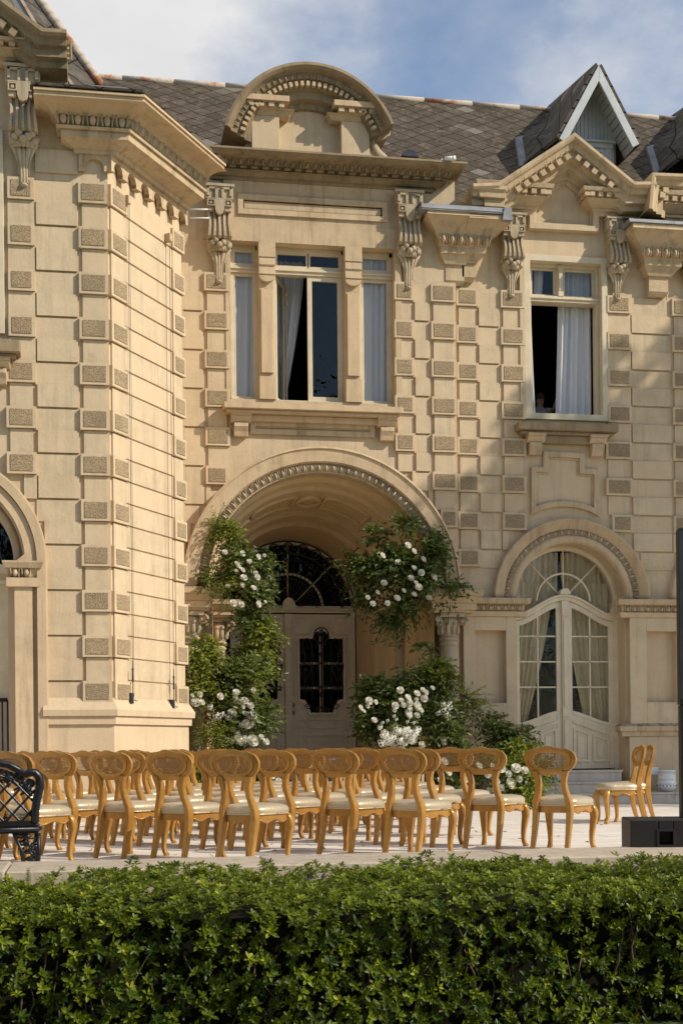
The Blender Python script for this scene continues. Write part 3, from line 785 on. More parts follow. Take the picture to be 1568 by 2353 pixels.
# porch side walls behind the columns, floor and back wall around the door
PF = .36
m = MB(WORLD)
m.box(AL+.2, PX+2.3, -YD-.3, -YC-.0+.35, 0, PF, 0)
porch = m.build('porch_floor', M['marble'], house, .01)
m = MB(FD); m.box(DX-1.9, DX-DR-.02, -.3, 0, PF, DZ); m.box(DX+DR+.02, DX+1.9, -.3, 0, PF, DZ); archwall(m, DX-1.9, DX+1.9, DZ, DZ+1.9, DX, DZ, DR+.02, -.3, 0)
m.build('door_wall', M['wall'], house)
for x, y, r in ((FC.A(1030, 1480, .05), YC-.05, .125), (FC.A(436, 1480, .05), YC-.05, .125)):
    column(house, x, y, PF, FC.Z(1030, 1412, 0)-.0, 0, r)
    impost(house, x+(.04 if x > PX else -.04), y+.1, FC.Z(1030, 1411), PZ-.02, .36, .33)
for x in (FC.p(920, 1480, -1.05)[0], FC.p(503, 1480, -1.05)[0]):
    column(house, x, YC+1.05, PF, FC.Z(1030, 1412)-.0, 0, .105)
    impost(house, x, YC+1.05, FC.Z(1030, 1411), PZ-.1, .26, .26)
# entrance door
L0, L1 = FD.A(536, 1500, .02), FD.A(808, 1500, .02); PM = FD.A(662, 1500, .05); ZDT = FD.Z(663, 1410, .02)
m = MB(FD)
m.box(L0-.05, L1+.06, -.12, .03, DZ-.075, DZ+.0); m.box(L0-.05, L1+.06, -.12, .065, DZ-.03, DZ+.0)
m.box(L0-.05, L0+.03, -.12, .02, PF, DZ-.07); m.box(L1-.02, L1+.06, -.12, .02, PF, DZ-.07)
m.box(PM-.06, PM+.06, -.05, .075, PF, DZ-.10); m.box(PM-.065, PM+.065, -.05, .09, DZ-.36, DZ-.10); m.box(PM-.03, PM+.03, .0, .09, PF+.3, DZ-.4)
door = m.build('entrance_door', M['ivory_paint'], house, .005)
def scroll_pts(c, r0, turns, s=1, start=0.0, n=26, dec=.82):
    return [(c[0]+s*cos(start+turns*2*pi*i/n)*r0*(1-dec*i/n), c[1]+sin(start+turns*2*pi*i/n)*r0*(1-dec*i/n)) for i in range(n+1)]
for a0, a1, mir in ((PM+.065, L1-.02, 1), (L0+.03, PM-.065, -1)):
    cxm = (a0+a1)/2; hw = (a1-a0)/2-.14
    zb, ztg = FD.Z(735, 1637, .03), FD.Z(735, 1467, .03)
    def ol(t):
        w = hw+t; zt_ = ztg+t; zb_ = zb-t
        pts = [(cxm-w, zt_)]
        pts += [(cxm-.17-t*.4, zt_)]+[(cxm+(.16+t)*cos(a), zt_-.02+(.16+t)*sin(a)*1.0) for a in [pi-.12-(pi-.24)*i/8 for i in range(9)]]+[(cxm+.17+t*.4, zt_)]
        pts += [(cxm+w, zt_), (cxm+w, zb_+.24)]
        pts += [(cxm+w-.09, zb_+.22), (cxm+w-.16, zb_+.11), (cxm+w-.19, zb_)]
        pts += [(cxm-w+.19, zb_), (cxm-w+.16, zb_+.11), (cxm-w+.09, zb_+.22), (cxm-w, zb_+.24)]
        return pts
    m = MB(FD)
    # leaf slab as strips around the light (stiles, rails) plus mouldings
    m.box(a0, cxm-hw+.0, -.06, .0, PF, DZ-.10); m.box(cxm+hw-.0, a1, -.06, .0, PF, DZ-.10)
    m.box(cxm-hw, cxm+hw, -.06, 0, PF, zb); m.box(cxm-hw, cxm-.15, -.06, 0, ztg, DZ-.10); m.box(cxm+.15, cxm+hw, -.06, 0, ztg, DZ-.10); m.box(cxm-.15, cxm+.15, -.06, 0, ztg+.15, DZ-.1)
    for s in (-1, 1): m.prism([(cxm+s*hw, zb), (cxm+s*(hw-.19), zb), (cxm+s*(hw-.16), zb+.11), (cxm+s*(hw-.09), zb+.22), (cxm+s*hw, zb+.24)], -.06, 0)
    m.ring(ol(.045), ol(.0), -.03, .035); m.ring(ol(.09), ol(.065), -.03, .018)
    m.frame(a0+.12, a1-.10, PF+.10, PF+.84, .05, 0, .025); m.frame(a0+.26, a1-.24, PF+.22, PF+.72, .03, 0, .02); m.box(a0+.29, a1-.27, 0, .012, PF+.25, PF+.69)
    m.frame(cxm-.24, cxm+.24, PF+.92, PF+1.10, .025, 0, .028); m.frame(a0+.08, cxm-.27, PF+.94, PF+1.08, .02, 0, .018); m.frame(cxm+.27, a1-.08, PF+.94, PF+1.08, .02, 0, .018)
    for s in (-1, 1): m.frame(min(cxm+s*.26, cxm+s*(hw+.04)), max(cxm+s*.26, cxm+s*(hw+.04)), DZ-.27, DZ-.15, .02, 0, .02)
    m.box(cxm-.03, cxm+.03, -.05, -.01, zb, ztg+.15)
    for q in (1, 2): zz = zb+(ztg-zb)*q/3*1.0; m.box(cxm-hw, cxm+hw, -.05, -.015, zz-.018, zz+.018)
    leaf = m.build('door_leaf', M['ivory_paint'], door, .003)
    pane(door, FD, rectp(cxm-hw, cxm+hw, zb, ztg+.16), -.045)
    m = MB(FD); R_ = .0115; og = .03
    def bar(pts, r=R_): m.tube([(a, og, z) for a, z in pts], r, 6)
    zz = lambda t: zb+(ztg+.12-zb)*t
    bar([(cxm, zz(0)), (cxm, zz(1))], .016)
    for s in (-1, 1):
        bar([(cxm+s*.17, zz(.02)), (cxm+s*.17, zz(.80)), (cxm+s*.19, zz(.88)), (cxm+s*.25, zz(.92)), (cxm+s*.31, zz(.90)), (cxm+s*.345, zz(.84)), (cxm+s*.31, zz(.79)), (cxm+s*.26, zz(.80)), (cxm+s*.25, zz(.85))])
        bar([(cxm+s*.30, zz(.17)), (cxm+s*.30, zz(.72)), (cxm+s*.31, zz(.77)), (cxm+s*.35, zz(.79))])
        bar(scroll_pts((cxm+s*.345, zz(.745)), .05, 1.2, s, pi*.5), .012)
        bar([(cxm+s*.30, zz(.36)), (cxm+s*.19, zz(.54)), (cxm+s*.17, zz(.59))]+scroll_pts((cxm+s*.225, zz(.605)), .055, 1.1, s, pi)); bar([(cxm+s*.30, zz(.36)), (cxm+s*.37, zz(.50)), (cxm+s*.385, zz(.56))]+scroll_pts((cxm+s*.345, zz(.605)), .045, 1.1, -s, pi))
        m.ball((cxm+s*.30, og, zz(.53)), (.035, .02, .035))
        for t, x, r in ((.30, .33, .05), (.30, .24, .045), (.60, .06, .045), (.30, .07, .045), (.85, .06, .04), (.07, .25, .06), (.05, .06, .04), (.02, .10, .05)):
            bar(scroll_pts((cxm+s*x, zz(t)), r, 1.3, s if x > .08 else -s, 0), .011)
        bar([(cxm, zz(.30)), (cxm+s*.05, zz(.34)), (cxm+s*.07, zz(.30))], .012)
        bar([(cxm+s*.38, zz(.28)), (cxm+s*.17, zz(.275))], .012)
    bar([(cxm+.13*cos(t), zz(.96)+.13*sin(t)) for t in [2*pi*i/24 for i in range(25)]], .014)
    for s in (-1, 1): bar(scroll_pts((cxm+s*.055, zz(.96)), .045, 1.3, s, 0), .012)
    m.ball((cxm, og, zz(.72)), (.045, .03, .045)); m.ball((cxm, og, zz(.22)), (.045, .03, .045)); m.ball((cxm, og, zz(1.02)), (.035, .02, .02))
    m.build('grille', M['iron'], door)
m = MB(FD); 
for v in (1620, 1637):
    c = FD.p(674, v, .04); m.ball((c[0], .06, c[1]), .032); m.ball((c[0], .02, c[1]), (.035, .02, .035))
m.build('door_knob', M['brass'], door)
# fanlight
m = MB(FD); m.sweep(arc(DX, DZ, DR), [(-.15, .02), (.01, .02), (.01, -.05), (-.15, -.05)]); m.box(DX-DR, DX+DR, -.1, .0, DZ, DZ+.05)
for an in (pi/2, pi/4, 3*pi/4): m.tube([(DX+cos(an)*.2, -.08, DZ+sin(an)*.2), (DX+cos(an)*(DR-.05), -.08, DZ+sin(an)*(DR-.05))], .022, 4)
m.sweep(arc(DX, DZ, .62), [(-.1, .02), (-.06, .02), (-.06, -.02), (-.1, -.02)])
m.prism([(DX+.115*cos(pi*i/12), DZ+.04+.15*sin(pi*i/12)) for i in range(13)], -.1, .06); m.box(DX-.12, DX+.12, -.1, .06, DZ, DZ+.05)
fan = m.build('fanlight', M['ivory_paint'], door, .003)
pane(door, FD, arc(DX, DZ, DR-.03)+[], -.11)
m = MB(FD); og = .015
def bar3(pts, r=.011): m.tube([(a, og, z) for a, z in pts], r, 5)
for r in (DR-.02, DR-.24, .50): bar3(arc(DX, DZ+.02, r, n=36), .016 if r > .6 else .010)
for i in range(1, 24):
    an = pi*i/24; bar3([(DX+cos(an)*.18, DZ+.02+sin(an)*.18), (DX+cos(an)*(.94 if i % 2 else .80), DZ+.02+sin(an)*(.94 if i % 2 else .80))], .009)
    c = (DX+cos(an)*.84, DZ+.02+sin(an)*.84); bar3(scroll_pts(c, .055, 1.2, 1 if i < 12 else -1, an), .009)
for i in range(13):
    an = pi*(i+.5)/13; c = (DX+cos(an)*(DR-.13), DZ+.02+sin(an)*(DR-.13)); bar3([(c[0]+.085*cos(t), c[1]+.085*sin(t)) for t in [2*pi*q/14 for q in range(15)]], .013); bar3(scroll_pts(c, .05, 1.2, 1, an), .01)
m.build('fanlight_grille', M['iron'], door)
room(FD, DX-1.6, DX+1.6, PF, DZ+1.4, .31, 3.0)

# ------------------------------------------------------------------ right wing wall with tall window and garden doors
RL, RX = FC.A(1049, 1000), 13.5
FX, FZ, FRI = 7.74, FR.Z(1300, 1379), .93            # garden door arch
FX2 = FX+3.02
rw0 = FR.p(1206, 965); rw1 = FR.p(1390, 590)
QA0, QA1, QZ0, QZ1 = rw0[0], rw1[0], FR.Z(1300, 966), FR.Z(1300, 590)
ZTR_ = FR.Z(1300, 478)
m = MB(FR)
zspr = FZ+1.35
def lowpiers(a0, a1): m.box(a0, a1, T, 0, 0, FZ)
lowpiers(RL, FX-FRI); lowpiers(FX+FRI, FX2-FRI); lowpiers(FX2+FRI, RX)
archwall(m, RL, (FX+FX2)/2, FZ, zspr, FX, FZ, FRI, T, 0); archwall(m, (FX+FX2)/2, RX, FZ, zspr, FX2, FZ, FRI, T, 0)
m.box(RL, RX, T, 0, zspr, QZ0); m.box(RL, QA0, T, 0, QZ0, QZ1); m.box(QA1, RX, T, 0, QZ0, QZ1); m.box(RL, RX, T, 0, QZ1, ZTR_)
holes = [(QA0-.0, QA1+.0, QZ0-.15, 9.9), (FR.A(1212, 1000), FR.A(1388, 1000), 3.0, QZ0)]
cs = [(FX, FZ, 1.32), (FX2, FZ, 1.32)]
cols = [(RL+.03, FR.A(1100), 'Q'), (FR.A(1100), FR.A(1152), 'F'), (FR.A(1152), FR.A(1207), 'Q'), (FR.A(1390), FR.A(1450), 'Q'), (FR.A(1450), FR.A(1544), 'F'), (FR.A(1544), FR.A(1600), 'Q'), (FR.A(1600), FR.A(1720), 'F')]
rusticate(m, cols, ZB, ZP, -2, 5, holes, cs, 1.05, zmax=8.8, zmin=FZ+.1)
# window bay panel below the sill (stepped head, arched foot)
def P_(u, v): return FR.p(u, v, .05)
sp_o = [P_(1220, 1072), P_(1220, 1182)]+[(P_(1298, 1178)[0]+(t-.5)*(P_(1375, 1180)[0]-P_(1220, 1180)[0])*.98, P_(1298, 1163)[1]-.13*(2*(t-.5))**2) for t in [i/8 for i in range(1, 8)]]+[P_(1375, 1186), P_(1376, 1078), P_(1342, 1076), P_(1342, 1041), P_(1247, 1036), P_(1247, 1072)]
cx_ = sum(p[0] for p in sp_o)/len(sp_o); cz_ = sum(p[1] for p in sp_o)/len(sp_o)
def inset(poly, t):
    n = len(poly); out = []
    ar = sum(poly[i][0]*poly[(i+1)%n][1]-poly[(i+1)%n][0]*poly[i][1] for i in range(n))
    sg = 1 if ar > 0 else -1
    for i in range(n):
        p, q, r = poly[i-1], poly[i], poly[(i+1)%n]
        d0 = Vector((q[0]-p[0], q[1]-p[1])).normalized(); d1 = Vector((r[0]-q[0], r[1]-q[1])).normalized()
        n0 = Vector((-d0.y, d0.x))*sg; n1 = Vector((-d1.y, d1.x))*sg
        b = n0+n1; b = b*(2/b.length_squared) if b.length_squared > .2 else n0
        out.append((q[0]+b.x*t, q[1]+b.y*t))
    return out
m.ring(sp_o, inset(sp_o, .085), 0, .055, 2); s2 = inset(sp_o, .085); m.ring(s2, inset(s2, .03), 0, .02, 2)
m.box(QA0-.09, QA0, -.2, .053, QZ0, QZ1+.02, 2)
# pilaster strips flanking the panel
rw_o = m.build('wall', W0, house, .006)
# sill
m = MB(FR); a0 = FR.A(1189, 968, .28); a1 = FR.A(1424, 978, .28); z1 = FR.Z(1300, 968, .28)
m.box(a0+.02, a1-.02, -.1, .28, z1-.14, z1-.015); m.box(a0+.08, a1-.08, 0, .2, z1-.19, z1-.14); m.box(a0+.28, a1-.3, 0, .12, z1-.32, z1-.19)
s2o = m.build('sill', M['weathered'], house, .01)
sbracket(s2o, FR, FR.A(1229, 1000, .1), z1-.17, .24, .34); sbracket(s2o, FR, FR.A(1371, 1000, .1), z1-.17, .24, .34)
# tall window
m = MB(FR); t_ = .085
m.frame(QA0-.01, QA1+.01, QZ0, QZ1, .10, -.10, .05); m.frame(QA0+.09, QA1-.09, QZ0+.02, QZ1-.09, .055, -.24, -.08)
ztr = FR.Z(1300, 692, -.15)
m.box(QA0+.09, QA1-.09, -.28, -.06, ztr-.05, ztr+.05); m.box(QA0+.07, QA1-.07, -.28, -.035, ztr-.005, ztr+.03)
qm = FR.A(1283, 640, -.15); m.box(qm-.055, qm+.055, -.28, -.10, ztr, QZ1-.1); m.box(qm-.03, qm+.03, -.2, -.06, ztr+.06, QZ1-.16)
m.box(qm-.045, qm+.045, -.2, -.05, QZ1-.20, QZ1-.12); m.box(qm-.045, qm+.045, -.2, -.05, ztr+.05, ztr+.13)
rwin = m.build('window', M['cream_paint'], house, .005)
for b0, b1 in ((QA0+.14, qm-.05), (qm+.05, QA1-.14)): sash(rwin, FR, b0, b1, ztr+.05, QZ1-.14, -.16, .045)
# casement leaves swung inward, seen edge-on
for x, an in ((QA1-.14, 96),):
    fo = Frame(x, YR+.38, radians(an)); m = MB(fo); m.frame(0, .58, QZ0+.05, ztr-.05, .055, -.022, .022); m.build('open_casement', M['cream_paint'], rwin, .003); pane(rwin, fo, rectp(.05, .53, QZ0+.1, ztr-.1), 0)
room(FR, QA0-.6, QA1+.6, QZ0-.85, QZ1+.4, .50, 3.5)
tagc(curtain('curtain', FR, (QA0+.06, QA0+.20), (QA0+.06, QA0+.27), QZ0+.0, QZ1-.1, -.29, 3, 'white_cloth', .03, seed=4), 'narrow white curtain at the left side of the open tall window')
tagc(curtain('curtain', FR, (qm+.05, QA1-.13), (qm-.03, QA1-.15), QZ0+.0, QZ1-.1, -.32, 6, 'white_cloth', .04, seed=5), 'wide white curtain at the right side of the open tall window')
tagc(curtain('curtain', FR, (QA0+.28, QA0+.44), (QA0+.26, QA0+.40), ztr+.05, QZ1-.1, -.30, 3, 'white_cloth', .03, seed=6), 'short white curtain gathered behind the upper left pane of the open tall window')

# consoles of the tall window, block capitals and gable
console(house, FR, FR.A(1175, 600, .1), FR.Z(1175, 490, .15), FR.Z(1175, 682, .1), .40)
console(house, FR, FR.A(1418, 600, .1), FR.Z(1418, 500, .15), FR.Z(1418, 690, .1), .40)
def blockcap(parent, f, u0, u1, vt, vb, left=True):
    m = MB(f); a0, a1 = f.A(u0, (vt+vb)/2, .3), f.A(u1, (vt+vb)/2, .3); z1 = f.Z((u0+u1)/2, vt, .35); z0 = f.Z((u0+u1)/2, vb, .1); H = z1-z0; e = .17
    levels(m, a0+e, a1-e, [(z0, .12), (z0+H*.16, .14), (z0+H*.17, .17), (z0+H*.28, .17), (z0+H*.29, .20), (z0+H*.54, .30), (z0+H*.55, .32), (z0+H*.6, .32)], 0)
    levels(m, a0+e, a1-e, [(z0+H*.6, .29), (z0+H*.84, .29)], 0)
    dentils(m, a0+e-.30, a1-e+.30, z0+H*.62, z0+H*.83, .25, .365, .14, .55, 0)
    for q in range(3):
        m.box(a0+e-.36, a0+e-.25, .02+q*.13, .1+q*.13, z0+H*.62, z0+H*.83); m.box(a1-e+.25, a1-e+.36, .02+q*.13, .1+q*.13, z0+H*.62, z0+H*.83)
    levels(m, a0+e, a1-e, [(z0+H*.84, .38), (z0+H, .40)], 0)
    return m.build('block_capital', M['trim'], parent, .004)
blockcap(house, FR, 1122, 1238, 418, 492); blockcap(house, FR, 1366, 1500, 434, 500)
# gable wall behind the tympanum
def gable(parent, f, pts, wallpts, og, mt='trim', prof=None):
    m = MB(f); path = [f.p(u, v, og) for u, v in pts]
    m.prism([f.p(u, v, 0) for u, v in wallpts], -.35, .006, 0)
    g_ = m.build('gable', W0, parent, .005)
    m = MB(f)
    m.sweep(path, [(-.5, .0), (og, .0), (og+.005, -.05), (og-.02, -.085), (og-.07, -.10), (og-.09, -.17), (og-.15, -.185), (og-.16, -.20), (og-.16, -.29), (og-.24, -.31), (og-.26, -.38), (.06, -.44), (.05, -.52), (-.5, -.52)], 0)
    rk = m.build('raking_cornice', M[mt], g_, .004)
    m = MB(f); pp = [(p[0], p[1]) for p in path]
    def off(k):
        mm = MB(f); mm.sweep(pp, [(0, k), (0, k+.001)], caps=False)
        return None
    for i in range(len(pp)-1):
        p, q = pp[i], pp[i+1]; d = Vector((q[0]-p[0], q[1]-p[1])); L = d.length; d /= L; n_ = Vector((-d.y, d.x))
        if L < .5: continue
        lo, hi = .10, L-.10
        path2 = [(p[0]+d.x*lo+n_.x*-.145, p[1]+d.y*lo+n_.y*-.145), (p[0]+d.x*hi+n_.x*-.145, p[1]+d.y*hi+n_.y*-.145)]
        eggs(m, path2, og-.13, 0, .10, .10, 0)
        nn = int((L-.3)/.165)
        for k in range(nn):
            s_ = .2+(L-.4)*(k+.5)/nn
            c = (p[0]+d.x*s_+n_.x*-.245, p[1]+d.y*s_+n_.y*-.245)
            m.prism([(c[0]+d.x*x+n_.x*y, c[1]+d.y*x+n_.y*y) for x, y in ((-.045,-.045),(.045,-.045),(.045,.045),(-.045,.045))], og-.2, og-.075)
    m.build('egg_moulding', M[mt], rk)
    return g_
gb = gable(house, FR, [(1086, 420), (1143, 418), (1320, 303), (1458, 416), (1508, 416)], [(1165, 600), (1165, 455), (1200, 400), (1322, 320), (1440, 410), (1455, 470), (1455, 600)], .52)
# left-hand return of that gable's cornice
m = MB(FR); c = FR.p(1093, 420, .52)
m.loft([[(c[0]+e, .5-e*.6, c[1]-dz), (c[0]+e, -.9, c[1]-dz), (c[0]+.5, -.9, c[1]-dz), (c[0]+.5, .5-e*.6, c[1]-dz)] for e, dz in ((0,0),(0,.06),(.06,.1),(.08,.18),(.16,.2),(.17,.3),(.28,.34),(.34,.5))])
m.build('cornice_return', M['trim'], gb, .004)
m = MB(FR)
to = [FR.p(u, v, .03) for u, v in ((1212, 528), (1212, 452), (1233, 444), (1240, 425), (1262, 412), (1298, 398), (1322, 413), (1343, 428), (1350, 450), (1371, 464), (1371, 536))]
m.ring(to, inset(to, .10), -.01, .12, 0); t2 = inset(to, .10); m.ring(t2, inset(t2, .03), -.01, .06)
m.build('gable_panel', M['wall'], gb, .005)
# second gable running out of the picture
gb2 = gable(house, FR, [(1490, 478), (1497, 395), (1568, 398), (1640, 340), (1760, 420)], [(1530, 700), (1530, 470), (1640, 370), (1740, 460), (1740, 700)], .52)
blockcap(house, FR, 1512, 1640, 440, 515)
console(house, FR, FR.A(1590, 600, .1), FR.Z(1590, 520, .15), FR.Z(1590, 700, .1), .40)

# corbelled eaves stretches between gables
def corbel(parent, f, ua, ub, vt, vb, ucb, wcb, roofed=True):
    """cyma gutter, egg moulding, stepped corbel tapering to a pendant block"""
    zt_, zb_ = f.Z((ua+ub)/2, vt, .5), f.Z(ucb, vb, .1); H = zt_-zb_
    a0, a1 = f.A(ua, vt, .5), f.A(ub, vt, .5); c = f.A(ucb, vb, .15)
    m = MB(f)
    def L_(t): return zb_+H*t
    def R_(e, k):            # plan rectangle: k=0 pendant ... 1 full eaves
        return (c-wcb/2+(a0-(c-wcb/2))*k, c+wcb/2+(a1-(c+wcb/2))*k, -.02, e)
    seq = [(0, .10, .0), (.03, .13, .02), (.06, .15, .03), (.30, .15, .03), (.301, .19, .08), (.42, .24, .26), (.44, .28, .30), (.54, .29, .31), (.55, .30, .36), (.56, .32, .36)]
    for (t0_, e0, k0), (t1_, e1, k1) in zip(seq, seq[1:]): m.frus(R_(e0, k0), R_(e1, k1), L_(t0_), L_(t1_))
    m.frus(R_(.29, .34), R_(.36, .50), L_(.56), L_(.70))
    for (t0_, e0, k0), (t1_, e1, k1) in zip([(.70, .36, .52), (.76, .38, .60), (.86, .48, .84), (.92, .55, .96), (.925, .58, .98), (.95, .57, .97), (1, .57, .97)], [(.76, .38, .60), (.86, .48, .84), (.92, .55, .96), (.925, .58, .98), (.95, .57, .97), (1, .57, .97)]): m.frus(R_(e0, k0), R_(e1, k1), L_(t0_), L_(t1_))
    b = m.build('corbelled_eaves', M['trim'], parent, .004)
    m = MB(f); r0, r1 = R_(.32, .42), R_(.32, .42)
    eggs(m, [(r0[0], L_(.63)), (r0[1], L_(.63))], .325, 0, .13, .16, 0); m.build('egg_moulding', M['trim'], b)
    return b, a0, a1, zt_
c1 = corbel(house, FR, 978, 1120, 486, 655, 1045, .28)
m = MB(FR); 
c2 = corbel(house, FR, 1448, 1640, 520, 680, 1512, .30)
c3 = corbel(house, FR, 1075, 1175, 496, 646, 1075, .2)

# garden doors: archivolt, imposts, niches, plinth
def arch_surround(ax):
    m = MB(FR); m.sweep(arc(ax, FZ, 1.06, n=40), [(-.40, .265), (.13, .265), (.14, .24), (.12, .225), (.11, .10), (.06, .085), (.05, .0), (.08, -.02), (.08, -.125), (-.40, -.135)], 2, True)
    a_ = m.build('arch_surround', [M['wall'], M['pebble'], M['trim']], house)
    m = MB(FR); eggs(m, arc(ax, FZ, 1.11, n=40), .06, 0, .115, .105, 0); m.build('egg_moulding', M['carved'], a_)
arch_surround(FX); arch_surround(FX2)
def pier(a0, a1):
    m = MB(FR); zi1 = FZ+.01; zi0 = FZ-.29
    levels(m, a0, a1, [(zi0, .16), (zi0+.085, .18)], 2); levels(m, a0, a1, [(zi0+.085, .13), (zi0+.2, .14)], 2); levels(m, a0, a1, [(zi0+.2, .18), (zi0+.215, .21), (zi1, .22)], 2)
    eggs(m, [(a0-.10, zi0+.14), (a1+.10, zi0+.14)], .135, 0, .11, .10, 2)
    zn1, zn0 = FR.Z(1505, 1452), FR.Z(1505, 1614); n0, n1 = a0+(a1-a0)*.22, a1-(a1-a0)*.22
    if a1-a0 > .75: n0, n1 = (a0+a1)/2-.26, (a0+a1)/2+.26
    zp = FR.Z(1505, 1672)
    m.box(a0, n0, -.2, .14, zp, zi0, 0); m.box(n1, a1, -.2, .14, zp, zi0, 0); m.box(n0, n1, -.2, .14, zn1, zi0, 0); m.box(n0, n1, -.2, .14, zp, zn0, 0)
    levels(m, a0, a1, [(zp-.14, .16), (zp-.06, .17), (zp-.055, .21), (zp+.02, .22), (zp+.07, .145)], 2)
    m.box(a0-.02, a1+.02, -.1, .13, 0, zp-.14, 0)
    return m.build('pier', W0, house, .006)
pier(FR.A(1062, 1500, .07), FX-FRI-.03); pier(FX+FRI+.03, FX2-FRI-.03)
# leaves of the garden doors
def garden_door(ax, full=True):
    o = -.36; a0, a1 = ax-FRI+.03, ax+FRI-.03; rad = (a1-a0)/2; zth = .535; zf = FZ-.02
    m = MB(FR)
    m.box(a0-.06, a0+.045, o-.1, o+.05, zth, FZ); m.box(a1-.045, a1+.06, o-.1, o+.05, zth, FZ); m.sweep(arc(ax, FZ, rad+.04), [(o-.1, .05), (o+.05, .05), (o+.05, -.05), (o+.02, -.075), (o-.1, -.075)])
    # serpentine transom
    def sz(x): return zf-.06+.17*cos(pi*(x-ax)/rad)*(1 if abs(x-ax) < rad else 0)-.02
    N = 24; xs = [a0+(a1-a0)*i/N for i in range(N+1)]
    tp = [(x, sz(x)) for x in xs]
    m.sweep(tp, [(o-.06, .06), (o+.10, .06), (o+.10, .03), (o+.06, .02), (o+.06, -.04), (o-.06, -.05)])
    for an in (pi/2, pi/4+.05, 3*pi/4-.05): m.tube([(ax+cos(an)*.13, o, FZ+sin(an)*.13+.05), (ax+cos(an)*(rad-.04), o, FZ+sin(an)*(rad-.04))], .017, 4)
    m.sweep(arc(ax, FZ+.02, .46), [(o-.03, .015), (o+.015, .015), (o+.015, -.015), (o-.03, -.015)])
    m.prism([(ax+.095*cos(pi*i/10), sz(ax)+.06+.10*sin(pi*i/10)) for i in range(11)], o-.03, o+.12)
    gd = m.build('garden_door', M['ivory_paint'], house, .004)
    pane(gd, FR, arc(ax, FZ, rad-.03), o-.02)
    zlo = FR.Z(1290, 1640, o)
    for s in (-1, 1):
        b0, b1 = (a0+.045, ax-.05) if s < 0 else (ax+.05, a1-.045)
        def top(x): return sz(x)-.05
        def glo(x): return zlo-.0+.11*cos(pi*(x-ax)/rad)-.06
        m = MB(FR); st = .085
        for x0, x1 in ((b0, b0+st), (b1-st, b1)): m.prism([(x0, zth+.02), (x1, zth+.02), (x1, top(x1)), (x0, top(x0))], o-.03, o+.03)
        K = 10
        for i in range(K):
            x0 = b0+st+(b1-b0-2*st)*i/K; x1 = b0+st+(b1-b0-2*st)*(i+1)/K
            m.prism([(x0, top(x0)-st*1.1), (x1, top(x1)-st*1.1), (x1, top(x1)), (x0, top(x0))], o-.03, o+.03); m.prism([(x0, zth+.02), (x1, zth+.02), (x1, glo(x1)), (x0, glo(x0))], o-.03, o+.018)
            m.prism([(x0, glo(x0)-.05), (x1, glo(x1)-.05), (x1, glo(x1)+.012), (x0, glo(x0)+.012)], o-.03, o+.032); m.prism([(x0, glo(x0)-.20), (x1, glo(x1)-.20), (x1, glo(x1)-.155), (x0, glo(x0)-.155)], o, o+.045)
        mid = b0+st+(b1-b0-2*st)*.5
        m.box(mid-.013, mid+.013, o-.02, o+.012, glo(mid), top(mid)-.05)
        for q in (1, 2, 3): zz_ = zlo+.0+(FZ-.16-zlo)*q/4+(.02); m.box(b0+st, b1-st, o-.02, o+.012, zz_-.012, zz_+.012)
        for x0, x1 in ((b0+.09, mid-.03), (mid+.03, b1-.09)):
            i0, i1 = (x0, x1) if s > 0 else (x0, x1)
            hA, hB = glo(x0)-.27, glo(x1)-.27
            po_ = [(x0, zth+.13), (x1, zth+.13), (x1, hB), (x0, hA)]; m.ring(po_, inset(po_, .035), o, o+.045); pi_ = inset(po_, .075); m.ring(pi_, inset(pi_, .018), o, o+.035); m.prism(inset(pi_, .018), o, o+.03)
        lf = m.build('door_leaf', M['ivory_paint'], gd, .003)
        K = 8; xs2 = [b0+st*.9+(b1-b0-1.8*st)*i/K for i in range(K+1)]
        pane(gd, FR, [(x, glo(x)) for x in xs2]+[(x, top(x)-st) for x in reversed(xs2)], o-.005)
    m = MB(FR); m.box(ax-.05, ax+.05, o-.03, o+.075, zth+.02, sz(ax)-.04); m.box(ax-.028, ax+.028, o, o+.095, zth+.12, zlo-.1); m.box(ax-.028, ax+.028, o, o+.095, zlo+.12, sz(ax)-.35); m.box(ax-.06, ax+.06, o, o+.10, sz(ax)-.30, sz(ax)-.05); m.box(ax-.055, ax+.055, o, o+.1, zlo-.05, zlo+.08)
    m.build('meeting_stile', M['ivory_paint'], gd, .004)
    room(FR, ax-1.3, ax+1.3, .5, FZ+1.3, .47, 3.0)
    lab = 'the garden doors with white leaves' if full else ''
    return o, a0, a1
o, a0, a1 = garden_door(FX)
zcl, zct = .62, FZ+.78
tag(curtain('curtain', FR, (a0-.02, FX-.12), (a0-.05, a0+.14), zcl+.15, FZ+.35, -.52, 8, 'gold_cloth', .04, seed=8), 'cream gold curtain tied back on the left inside the garden doors', 'curtain', 'curtains in the garden doors')
tag(curtain('curtain', FR, (FX+.05, a1+.02), (a1-.34, a1+.05), zcl, FZ+.35, -.52, 8, 'gold_cloth', .04, seed=9), 'cream gold curtain tied back on the right inside the garden doors', 'curtain', 'curtains in the garden doors')
tag(curtain('curtain', FR, (FX-.86, FX-.02), (FX-.86, FX-.05), FZ+.05, FZ+.85, -.54, 8, 'gold_cloth', .04, seed=10), 'cream gold curtain filling the left half of the garden doors\' round head', 'curtain', 'curtains in the garden doors')
tag(curtain('curtain', FR, (FX+.02, FX+.86), (FX+.05, FX+.86), FZ+.05, FZ+.85, -.54, 8, 'gold_cloth', .04, seed=12), 'cream gold curtain filling the right half of the garden doors\' round head', 'curtain', 'curtains in the garden doors')
garden_door(FX2, False)
